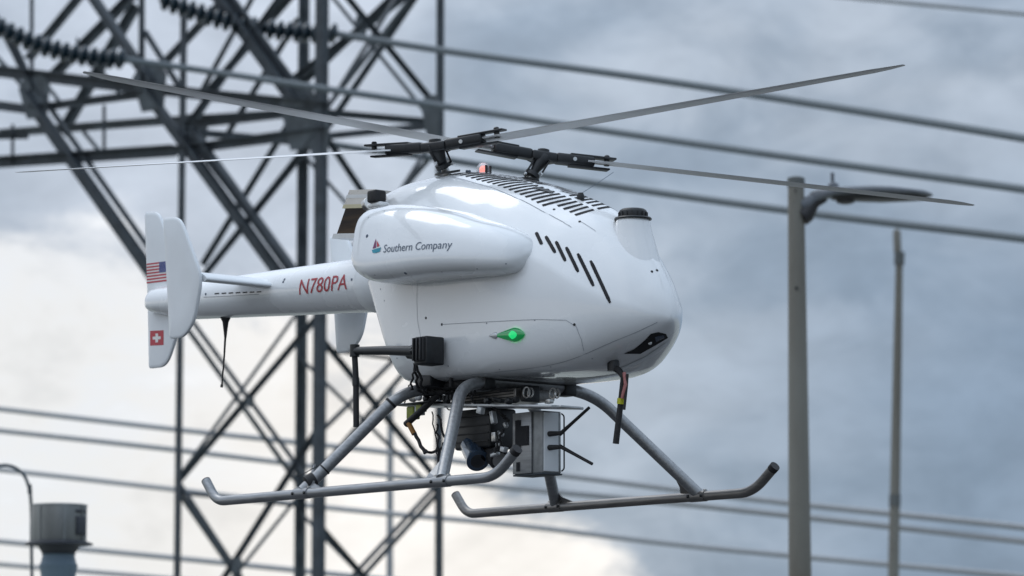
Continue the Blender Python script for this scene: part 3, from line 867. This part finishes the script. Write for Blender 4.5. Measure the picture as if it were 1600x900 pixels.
# ---- chin aerial
ca = onY(958, 572, -.05)
lathe('chin_mount', [(.018, -.018), (.019, 0), (.016, .016)], M['black'], H, ca+Vector((0, 0, .004)), (0, 0, 1), 18)
tube('chin_link', [ca, onY(968, 580, -.05), onY(974, 590, -.05)], [.012, .010, .008], M['rubber'], H, 10)
tube('chin_rod', [onY(974, 586, -.05), onY(970, 625, -.05), onY(962, 693, -.05)], [.0085, .009, .0098], M['rubber'], H, 12)
tube('chin_wire', [onY(975, 582, -.055), onY(977, 600, -.06), onY(972, 622, -.06)], .0055, M['pink'], H, 8)
tube('chin_wire', [onY(980, 584, -.055), onY(979, 602, -.055), onY(975, 640, -.06)], .0040, M['rubber'], H, 8)
tube('tape_band', [onY(970.8, 622, -.05), onY(970, 631, -.05)], .0125, M['yellow'], H, 14)

# ---- rotors
def rotor(side, phi, tau, cone, R0, hubpos, pitch=10):
    hubp = Vector(hubpos)
    base = Vector((hubp.x-.0, side*.150, 1.0))
    bl_, _, _, _ = B_f.find_nearest(Vector((hubp.x, side*.165, 1.05)))
    ax = Vector((0, side*math.sin(tau), math.cos(tau)))     # disc normal leans outboard
    mast = lathe('rotor_mast', [(.012, 0), (.012, (hubp-bl_).length-.07)], M['steel'], H, bl_, hubp-bl_, 20)
    d = (hubp-bl_).normalized(); l = (hubp-bl_).length
    pvs, pfs = [], []
    for k in range(28):
        a = 2*PI*k/28
        for zz in (.004, .010): pvs.append(bl_+Vector((.052*math.cos(a), .030*math.sin(a), zz-.006*math.sin(a)*side)))
    for k in range(28): pfs.append((2*k, 2*((k+1) % 28), 2*((k+1) % 28)+1, 2*k+1))
    pfs.append(tuple(2*k+1 for k in range(28))); pfs.append(tuple(2*k for k in range(28))[::-1])
    part('mast_plate', pvs, pfs, M['black'], mast)
    lathe('swash_ring', [(.014, .024), (.025, .026), (.026, .040), (.015, .042)], M['black'], mast, bl_, d, 24)
    for a in (0, 2.1, 4.2):
        q = bl_+d*.038+Vector((.03*math.cos(a+.6), .03*math.sin(a+.6), 0)); lathe('link_ball', [(.004, -.004), (.006, 0), (.004, .004)], M['alu'], mast, q, (0, -1, 0), 10)
        tube('pitch_link', [q, q+d*.06], .0032, M['rubber'], mast, 6)
    lathe('hub_yoke', [(.012, l-.075), (.016, l-.05), (.024, l-.02), (.027, l+.000), (.022, l+.010)], M['black'], mast, bl_, d, 24)
    hb = None
    bdir = Vector((math.cos(phi), math.sin(phi)*math.cos(tau), -side*math.sin(phi)*math.sin(tau)*1.0))
    if side < 0: bdir = Vector((math.cos(phi), math.sin(phi)*math.cos(tau), math.sin(phi)*math.sin(tau)))
    else: bdir = Vector((math.cos(phi), math.sin(phi)*math.cos(tau), -math.sin(phi)*math.sin(tau)))
    bdir.normalize()
    cr = ax.cross(bdir).normalized(); up = bdir.cross(cr).normalized()
    if up.z < 0: up = -up
    rot = Matrix((bdir, cr, up)).transposed()
    hb = box('rotor_hub', hubp, (.085, .05, .030), M['black'], H, .006, rot)
    lathe('hub_cap', [(.020, 0), (.019, .010), (.010, .013)], M['black'], hb, hubp+up*.014, up, 20)
    for s in (-1, 1):
        bd = (bdir*s*math.cos(cone)+Vector((0, 0, 1))*math.sin(cone)).normalized()
        c2 = up.cross(bd).normalized(); u2 = bd.cross(c2).normalized()
        r2 = Matrix((bd, c2, u2)).transposed()
        o = hubp
        box('blade_grip', o+bd*.105, (.13, .046, .034), M['black'], hb, .008, r2)
        box('grip_plate', o+bd*.165+u2*.017, (.155, .040, .007), M['black'], hb, .0025, r2)
        box('grip_plate', o+bd*.155-u2*.019, (.135, .036, .006), M['black'], hb, .0025, r2)
        lathe('grip_bolt', [(.009, -.020), (.009, .012), (.006, .015)], M['black'], hb, o+bd*.215+u2*.014, u2, 12)
        lathe('grip_bolt', [(.0065, 0), (.0065, .006)], M['alu'], hb, o+bd*.10-c2*.020, -c2, 10)
        tube('pitch_horn', [o+bd*.07+c2*.026*s, o+bd*.02+c2*.045*s-u2*.01], .006, M['black'], hb, 8)
        # blade: airfoil loft
        rs = []; n = 9
        for r, chd, th in ((.145, .050, .020), (.17, .060, .017), (.22, .080, .014), (.30, .082, .0135), (.6, .080, .012), (1.0, .076, .010), (R0*.93, .066, .007), (R0*.965, .052, .008), (R0*.985, .036, .006), (R0*.998, .026, .003), (R0, .012, .0015)):
            row = []; tw = R_(pitch-pitch*.7*r/R0); dr = -.030*(r/R0)**2*0
            for k in range(2*n):
                if k < n: t = k/(n-1); sgn = 1
                else: t = 1-(k-n+1)/(n+.0); sgn = -1
                yt = 2.2*th*(.2969*math.sqrt(max(t, 0))-.126*t-.3516*t*t+.2843*t**3-.1015*t**4)*2.2*sgn*.5
                xx = (.27-t)*chd
                row.append(o+bd*r+c2*side*(xx*math.cos(tw)-yt*math.sin(tw))+u2*(xx*math.sin(tw)+yt*math.cos(tw)))
            rs.append(row)
        bl = shell('rotor_blade', rs, M['blade'], hb)
    return hb
rotor(-1, R_(25), R_(5), R_(3), 1.55, (.671, -.200, 1.086))
rotor(1, R_(67), R_(6), R_(2), 1.50, (.705, .215, 1.094), 4)

# =================================================================== SETTING
# world rays from the photographer's eye, used to read off where far things stand
cp, sp = math.cos(PITCH), math.sin(PITCH)
def at(px, py, dist):
    """point seen at (px, py) on the upright plane `dist` metres ahead"""
    a, b = (px-800)/5500, -(py-450)/5500
    d = Vector((a, cp-b*sp, sp+b*cp)); return Vector((0, 0, CAM_Z))+d*(dist/d.y)
def sheet(name, x0, x1, y0, y1, z, m, n=1):
    vs = [(x0, y0, z), (x1, y0, z), (x1, y1, z), (x0, y1, z)]
    o = part(name, vs, [(0, 1, 2, 3)], m, None); o['kind'] = 'structure'; return o
sheet('ground', -9000, 9000, -9000, 9000, 0, M['ground'])
sheet('road', -60, 60, -6, 18, .004, M['patch'])

# ---- L-section members
def angle_geo(a, b, w, t=None, side=Vector((0, -1, 0))):
    a, b = Vector(a), Vector(b); d = (b-a).normalized(); t = t or w*.12
    s = d.cross(side).normalized(); f = s.cross(d).normalized()
    prof = [(-.5, 0), (.5, 0), (.5, t/w), (-.5+t/w, t/w), (-.5+t/w, .8), (-.5, .8)]
    vs = [p+s*(u*w)+f*(v*w) for p in (a, b) for u, v in prof]; n = 6
    fs = [(k, (k+1) % n, n+(k+1) % n, n+k) for k in range(n)]+[tuple(range(n))[::-1], tuple(range(n, 2*n))]
    return vs, fs
TD = 70.0
PY = thing('transmission_tower', 'dark steel lattice transmission tower with a braced crossarm filling the left of the sky', 'pylon', (0, 0, 0))
ppm = 5500/TD
tcx = at(485.5, 450, TD).x
hd = 201.7/ppm
ang = math.atan2(26, 200)
cor = {
    'W': Vector((tcx-hd*math.cos(ang), TD-hd*math.sin(ang)*1, 0)), 'E': Vector((tcx+hd*math.cos(ang), TD+hd*math.sin(ang), 0)),
    'N': Vector((tcx+hd*math.sin(ang), TD-hd*math.cos(ang), 0)), 'F': Vector((tcx-hd*math.sin(ang), TD+hd*math.cos(ang), 0))}
PY.location = (tcx, TD, 0)
def pp(name, vs, fs, m):
    o = part(name, [Vector(v)-PY.location for v in vs], fs, m, PY); return o
def zc(c, py): return at(800, py, cor[c].y).z
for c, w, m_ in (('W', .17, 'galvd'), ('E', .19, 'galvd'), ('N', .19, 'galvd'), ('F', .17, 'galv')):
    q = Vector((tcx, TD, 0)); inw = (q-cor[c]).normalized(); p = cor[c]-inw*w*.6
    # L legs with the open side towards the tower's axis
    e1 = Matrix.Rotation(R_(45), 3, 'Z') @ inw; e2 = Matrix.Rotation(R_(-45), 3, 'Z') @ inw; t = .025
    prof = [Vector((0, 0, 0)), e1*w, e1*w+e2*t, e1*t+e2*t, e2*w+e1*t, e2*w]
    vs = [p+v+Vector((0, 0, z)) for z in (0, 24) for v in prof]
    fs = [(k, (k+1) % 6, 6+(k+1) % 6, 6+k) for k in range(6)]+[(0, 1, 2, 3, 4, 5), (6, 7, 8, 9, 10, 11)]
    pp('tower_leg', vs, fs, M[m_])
def brace(c1, y1, c2, y2, w, m='galvd', name='brace'):
    a = cor[c1].copy(); a.z = zc(c1, y1); b = cor[c2].copy(); b.z = zc(c2, y2)
    mid = ((a+b)/2-Vector((tcx, TD, (a.z+b.z)/2))).normalized()
    vs, fs = angle_geo(a-mid*.02, b-mid*.02, w, side=mid); pp(name, vs, fs, M[m])
# front-left and front-right faces
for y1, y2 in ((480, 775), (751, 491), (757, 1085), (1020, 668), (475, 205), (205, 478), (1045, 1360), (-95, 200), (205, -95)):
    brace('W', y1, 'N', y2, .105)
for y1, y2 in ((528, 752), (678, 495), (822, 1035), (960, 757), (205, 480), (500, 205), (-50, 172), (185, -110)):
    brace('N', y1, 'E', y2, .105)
# rear faces, seen through the tower
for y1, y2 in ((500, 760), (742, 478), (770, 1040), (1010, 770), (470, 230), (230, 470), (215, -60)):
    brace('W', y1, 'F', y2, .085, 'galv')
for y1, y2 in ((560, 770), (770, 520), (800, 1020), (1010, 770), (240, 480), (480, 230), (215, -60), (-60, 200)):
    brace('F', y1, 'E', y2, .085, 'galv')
for c1, y1, c2, y2, w in (('N', 176, 'E', 192, .13), ('F', 216, 'E', 195, .13), ('W', 196, 'N', 172, .16), ('W', 205, 'F', 222, .14), ('N', 545, 'E', 570, .07), ('W', 770, 'F', 790, .07)):
    brace(c1, y1, c2, y2, w, name='tower_girt')
# crossarm: two trusses side by side, running left past the frame
nl = (cor['N']-cor['W']).normalized()
def arm_pt(px, py, plane):
    """front truss stands in the tower's front-left face, rear truss in the plane through the far leg"""
    o = cor['N'] if plane == 'f' else cor['F']
    n2 = Vector((nl.y, -nl.x, 0)); a, b = (px-800)/5500, -(py-450)/5500
    d = Vector((a, cp-b*sp, sp+b*cp)); t = (o.x*n2.x+o.y*n2.y)/(d.x*n2.x+d.y*n2.y)
    return Vector((0, 0, CAM_Z))+d*t
def armbar(p, q, w, plane='f', m='galvd', name='crossarm_bar'):
    a, b = arm_pt(*p, plane), arm_pt(*q, plane)
    vs, fs = angle_geo(a, b, w, side=Vector((nl.y, -nl.x, 0))); pp(name, vs, fs, M[m])
F_ = [((-120, 98), (212, 137), .24), ((212, 137), (512, 168), .22), ((-120, 262), (276, 236), .23), ((276, 236), (512, 206), .18),
      ((-120, 214), (45, 212), .15), ((45, 171), (225, 148), .15), ((45, 171), (-120, 150), .2),
      ((42, 150), (283, 492), .30), ((66, 150), (306, 492), .13), ((228, 142), (470, 474), .26), ((300, 205), (470, 440), .24),
      ((330, -20), (465, 165), .28), ((352, -20), (482, 158), .12), ((128, -30), (240, 135), .25), ((-30, -20), (52, 140), .16), ((10, 40), (60, 150), .12),
      ((222, -20), (222, 130), .16), ((228, 51), (282, 138), .14), ((50, -20), (50, 150), .11), ((163, 165), (163, 240), .09), ((20, 195), (20, 258), .09)]
for p, q, w in F_: armbar(p, q, w)
B_l = [((0, 209), (255, 190), .17), ((255, 190), (460, 178), .17), ((46, 95), (140, -20), .17), ((82, 124), (224, -20), .20), ((100, 210), (216, 10), .21),
       ((-20, 72), (46, 145), .12), ((255, 104), (372, -20), .15), ((318, 141), (400, -10), .09), ((327, 145), (470, -20), .14), ((350, 222), (468, 30), .10),
       ((318, 415), (480, 150), .11), ((130, 205), (155, 235), .10), ((75, 135), (98, 165), .1), ((455, 130), (655, -20), .15), ((280, 232), (455, 208), .12),
       ((500, 220), (662, -20), .11), ((455, 150), (632, -20), .12), ((120, 62), (190, 150), .10)]
for p, q, w in B_l: armbar(p, q, w, 'b', 'galv')
def plate(px, py, w, h, plane, m='galv'):
    a = arm_pt(px, py, plane); n2 = Vector((nl.y, -nl.x, 0)); u = nl
    pts = [(-.5, .25), (-.3, .5), (.3, .5), (.5, .25), (.42, -.5), (-.2, -.5)]
    if n2.y > 0: n2 = -n2
    vs = [a+u*(x*w)+Vector((0, 0, z*h))+n2*o for o in (.02, .05) for x, z in pts]
    fs = [(0, 1, 2, 3, 4, 5), (6, 11, 10, 9, 8, 7)]+[(k, (k+1) % 6, 6+(k+1) % 6, 6+k) for k in range(6)]
    pp('gusset_plate', vs, fs, M[m])
for g in ((235, 138, .95, .95, 'f'), (55, 152, .9, .9, 'f'), (468, 185, .95, 1.25, 'f'), (300, 205, 1.0, .75, 'b'), (498, 215, .6, .8, 'f'), (675, 182, .45, .8, 'f'), (566, 40, .3, .5, 'b'), (371, 883, .3, .3, 'f'), (392, 628, .22, .22, 'f')):
    plate(*g)

# ---- insulator strings
def insulators(p0, p1, n, label):
    a, b = at(*p0), at(*p1)
    root = thing('insulator_string', label, 'insulator', a, 0, 'insulator strings on the tower')
    first = None
    for i in range(n):
        t = i/(n-1); sag = Vector((0, 0, -.18*4*t*(1-t))); p = a.lerp(b, t)+sag; d = (b-a)
        if first is None:
            vs, fs = lathe_geo([(.045, -.12), (.085, -.07), (.095, -.04), (.19, -.03), (.21, .0), (.20, .04), (.12, .07), (.05, .12)], 20, (0, 0, 0), d)
            first = sharp(part('insulator_disc', vs, fs, M['insul'], root), 40); o = first
        else:
            o = bpy.data.objects.new('insulator_disc', first.data); COL.objects.link(o); o.parent = root
        o.location = p-a
    return root
insulators((-14, 36, 69), (188, 92, 68.5), 15, 'dark insulator string sagging across the crossarm at the upper left edge')
insulators((258, 1, 69), (520, 52, 68.5), 20, 'dark insulator string crossing the top of the tower legs')

# ---- cables
def cable(pts, r, m, label, name='power_line', sag=True):
    P = [at(*p) for p in pts]; base = P[0]
    # smooth through the points
    out = []
    for i in range(len(P)-1):
        p0 = P[max(0, i-1)]; p1 = P[i]; p2 = P[i+1]; p3 = P[min(len(P)-1, i+2)]
        for k in range(10):
            t = k/10; out.append(.5*((2*p1)+(p2-p0)*t+(2*p0-5*p1+4*p2-p3)*t*t+(3*p1-p0-3*p2+p3)*t**3))
    out.append(P[-1])
    vs, fs = tube_geo([p-base for p in out], r, 10)
    o = sharp(part(name, vs, fs, m, None), 50); o.location = base
    tag(o, label, 'cable', 'power lines strung behind the helicopter'); return o
cable([(520, 52, 68.5), (700, 80, 66), (1000, 121, 62), (1300, 167, 58), (1600, 216, 54), (1900, 268, 50)], .072, M['cable'], 'thick power line leaving the right insulator string, highest dark cable at the right edge')
cable([(188, 92, 68.5), (330, 112, 68), (530, 142, 66), (700, 167, 65), (930, 202, 62), (1250, 248, 58), (1600, 296, 54), (1900, 340, 50)], .066, M['cable'], 'power line leaving the left insulator string, second dark cable down at the right edge')
cable([(455, 215, 72), (560, 232, 71), (700, 250, 70), (940, 288, 66), (1240, 330, 61), (1600, 373, 56), (1900, 412, 52)], .072, M['cable'], 'power line passing just behind the rotor hubs and under the street lamp head')
cable([(-100, 627, 95), (0, 639, 95), (275, 671, 92), (600, 706, 88), (860, 740, 84), (1200, 782, 79), (1600, 824, 74), (1900, 860, 70)], .072, M['cablel'], 'upper of the two close cables low on the right, topmost pale line at lower left')
cable([(-100, 662, 95), (0, 673, 95), (275, 703, 92), (600, 742, 88), (860, 768, 84), (1090, 790, 81), (1600, 846, 74), (1900, 880, 70)], .070, M['cablel'], 'lower of the two close cables low on the right, second pale line at lower left')
cable([(-100, 724, 105), (0, 734, 105), (275, 765, 102), (530, 795, 98), (800, 820, 94), (1100, 855, 90), (1600, 901, 84), (1900, 930, 80)], .075, M['cablel'], 'pale power line crossing below the skids to the bottom right corner')
cable([(-100, 836, 110), (0, 846, 110), (275, 872, 106), (600, 905, 102), (900, 935, 98)], .085, M['cablel'], 'upper pale power line passing behind the roof vent at the bottom left')
cable([(-100, 874, 110), (0, 882, 110), (275, 905, 106), (600, 935, 102)], .075, M['cablel'], 'lowest pale power line, cutting the bottom left corner behind the flue')
cable([(1150, -22, 130), (1370, 0, 128), (1600, 22, 126), (1900, 50, 122)], .08, M['cablel'], 'faint thin cable crossing the top right corner of the sky')

# far pole behind the tower
fp = at(610, 640, 130)
fpo = thing('utility_pole', 'faint slim pole far behind the tower, seen under the tail of the helicopter', 'pole', (fp.x, 130, 0))
lathe('pole_shaft', [(.15, 0), (.11, fp.z+.6)], M['cablel'], fpo, (0, 0, 0), (0, 0, 1), 14)
lathe('pole_cap', [(.13, fp.z+.6), (.13, fp.z+.75), (.04, fp.z+.8)], M['cablel'], fpo, (0, 0, 0), (0, 0, 1), 14)

# ---- street lamps
def street_lamp():
    D = 26.0; s = D/5500
    base = at(1250, 900, D); top = at(1253, 276, D)
    root = thing('street_lamp', 'tall weathered steel street lamp with a flat dark head reaching right', 'street lamp', (base.x, D, 0))
    r0 = 13.0*s; z1 = top.z
    def rel(px, py, dy=0): q = at(px, py, D+dy); return q-root.location
    zb = at(800, 900, D).z; r_low = 18.0*s; slope = (r_low-r0)/(z1-zb)
    lathe('lamp_pole', [(r0+slope*z1, 0), (r_low, zb), (r0, z1-.08)], M['pole'], root, (0, 0, 0), (0, 0, 1), 32)
    lathe('pole_cap', [(r0+.004, z1-.08), (r0+.006, z1-.055), (r0+.004, z1-.012), (r0*.6, z1)], M['polec'], root, (0, 0, 0), (0, 0, 1), 28)
    for zz, rr in ((at(800, 452, D).z, .012), (at(800, 300, D).z, .008)):
        lathe('pole_rivet', [(rr, 0), (rr, .012)], M['black'], root, (-.01, -(r0+slope*(z1-zz))+.002, zz), (0, -1, 0), 12)
    # base flange and bolts on the ground
    lathe('pole_flange', [(.20, 0), (.20, .03), (.13, .05)], M['pole'], root, (0, 0, 0), (0, 0, 1), 24)
    # head: lofted blade-like housing; (px centre, top y, bottom y, half depth m)
    secs = [(1262, 306, 334, .030), (1268, 299, 326, .035), (1276, 296, 317, .045), (1288, 295, 312, .070), (1304, 293, 309, .10), (1330, 292, 308, .14), (1360, 291.5, 308.5, .16), (1390, 292.5, 308.5, .165), (1420, 296, 308.5, .150), (1442, 298, 309, .11), (1452, 301, 308, .06), (1457, 303, 306.5, .02)]
    rs = []
    for px, yt, yb, hdp in secs:
        t, b = rel(px, yt), rel(px, yb); c = (t+b)/2; hh = (t.z-b.z)/2; row = []
        for k in range(24):
            a = 2*PI*k/24; n = 2.4
            up_ = hh*1.15 if math.sin(a) > 0 else hh*.85
            row.append(Vector((c.x, c.y+hdp*spow(math.cos(a), 2/n), c.z-hh*.15+up_*spow(math.sin(a), 2/n))))
        rs.append(row)
    head = shell('lamp_head', rs, M['lamp'], root)
    # underside
    rs = []
    for px, y_, hdp in ((1300, 309, .07), (1330, 310, .11), (1380, 311, .14), (1430, 309.5, .12), (1447, 309, .07)):
        c = rel(px, y_); rs.append([Vector((c.x, c.y+u*hdp, c.z+v)) for u, v in ((-1, .012), (1, .012), (.85, -.010), (-.85, -.010))])
    shell('lens_tray', rs, M['lampd'], head)
    c = rel(1321, 314); lathe('motion_sensor', [(.055, .03), (.075, .012), (.068, -.012), (.04, -.022)], M['lampd'], head, c, (0, 0, 1), 24)
    c = rel(1302, 291); lathe('photocell_base', [(.045, -.03), (.040, .015), (.018, .032)], M['lamp'], head, c, (0, 0, 1), 20)
    tube('photocell_stem', [rel(1301, 291), rel(1300.5, 270)], .014, M['lamp'], head, 12)
    # arm: curved bracket from pole into head
    tube('lamp_arm', [rel(1253, 338), rel(1260, 334), rel(1266, 325), rel(1274, 316), rel(1290, 309)], [.075, .068, .055, .042, .03], M['lampd'], root, 16)
    tube('arm_collar', [rel(1252, 322), rel(1263, 318), rel(1272, 310)], [.060, .055, .045], M['lamp'], root, 16)
street_lamp()
def second_pole():
    D = 60.0; s = D/5500; b = at(1396, 900, D); t = at(1406, 358, D); m_ = at(1403, 600, D)
    lean = (t.x-b.x)/(t.z-b.z)
    root = thing('mast_pole', 'slim dark metal mast to the right of the street lamp, leaning slightly', 'pole', (b.x-lean*b.z, D, 0))
    def P(z): return Vector((lean*z, 0, z))
    zt = t.z
    tube('mast_shaft', [P(0), P(b.z), P(m_.z), P(zt-.45)], [10.5*s, 8.8*s, 7.2*s, 5.8*s], M['pole'], root, 20)
    tube('mast_joint', [P(zt-.62), P(zt-.40)], [8.2*s, 8.4*s], M['polec'], root, 16)
    tube('mast_top', [P(zt-.40)-Vector((.03, 0, 0)), P(zt-.05)-Vector((.05, 0, 0)), P(zt)-Vector((.05, 0, 0))], [6.2*s, 6.2*s, 3*s], M['pole'], root, 16)
    z = at(800, 782, D).z; tube('mast_band', [P(z-.10), P(z+.10)], 9.2*s, M['polec'], root, 20)
second_pole()

# ---- roof vent at the lower left
def vent():
    D = 24.0; s = D/5500; c = at(91, 900, D)
    root = thing('flue_vent', 'round galvanised flue cap on a blue-grey stack at the bottom left corner', 'vent', (c.x, D, 0))
    z = lambda py: at(800, py, D).z
    st_ = lathe('flue_stack', [(27*s, 0), (27*s, z(899)), (29*s, z(890)), (30*s, z(883)), (27.5*s, z(879)), (25*s, z(868)), (27*s, z(866))], M['flue'], root, (0, 0, 0), (0, 0, 1), 40)
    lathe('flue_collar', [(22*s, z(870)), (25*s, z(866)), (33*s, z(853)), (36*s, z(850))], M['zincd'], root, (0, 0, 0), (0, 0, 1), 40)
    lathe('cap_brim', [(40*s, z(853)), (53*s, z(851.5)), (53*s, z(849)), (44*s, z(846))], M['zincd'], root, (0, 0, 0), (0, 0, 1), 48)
    cap = lathe('flue_cap', [(42*s, z(849)), (43*s, z(847)), (43*s, z(792)), (44*s, z(791.2)), (44*s, z(789)), (41*s, z(788)), (20*s, z(786.5))], M['zinc'], root, (0, 0, 0), (0, 0, 1), 56)
    for a in (-2.2, -1.25, -.45, .6, 2.0):
        box('cap_seam', (43.3*s*math.cos(a), 43.3*s*math.sin(a), (z(848)+z(791))/2), (.010, .012, z(791)-z(848)), M['zinc'], cap, rot=Matrix.Rotation(a, 3, 'Z'))
    for zz in (800, 835):
        for a in (-.75, -.62, -.3): lathe('cap_rivet', [(.012, 0), (.012, .010)], M['zincd'], cap, (43*s*math.cos(a), 43*s*math.sin(a), z(zz)), (math.cos(a), math.sin(a), 0), 8)
    box('cap_patch', (43.5*s*math.cos(-.55), 43.5*s*math.sin(-.55), z(822)), (.02, .09, .12), M['zincd'], cap, .004, Matrix.Rotation(-.55, 3, 'Z'))
vent()
def gooseneck():
    D = 27.0; pts = [(50, 900), (49, 850), (49.5, 800), (47, 765), (38, 741), (22, 729), (4, 726), (-14, 732), (-24, 748), (-28, 772)]
    P = [at(*p, D) for p in pts]; b = P[0]
    root = thing('gooseneck_pipe', 'thin dark gooseneck pipe curving over left of the round flue cap', 'pipe', (b.x, D, 0))
    Q = [Vector((p.x-b.x, 0, p.z)) for p in P]
    tube('pipe_run', round_path([Vector((0, 0, 0))]+Q, .10, 4), 2.7*D/5500, M['galv'], root, 12)
    tube('pipe_outlet', [Q[-1]+Vector((0, 0, .03)), Q[-1]-Vector((0, 0, .05))], 4*D/5500, M['galvd'], root, 12)
    tube('pipe_joint', [Q[3]+Vector((0, 0, -.03)), Q[3]+Vector((-.006, 0, .04))], 3.6*D/5500, M['galvd'], root, 12)
gooseneck()
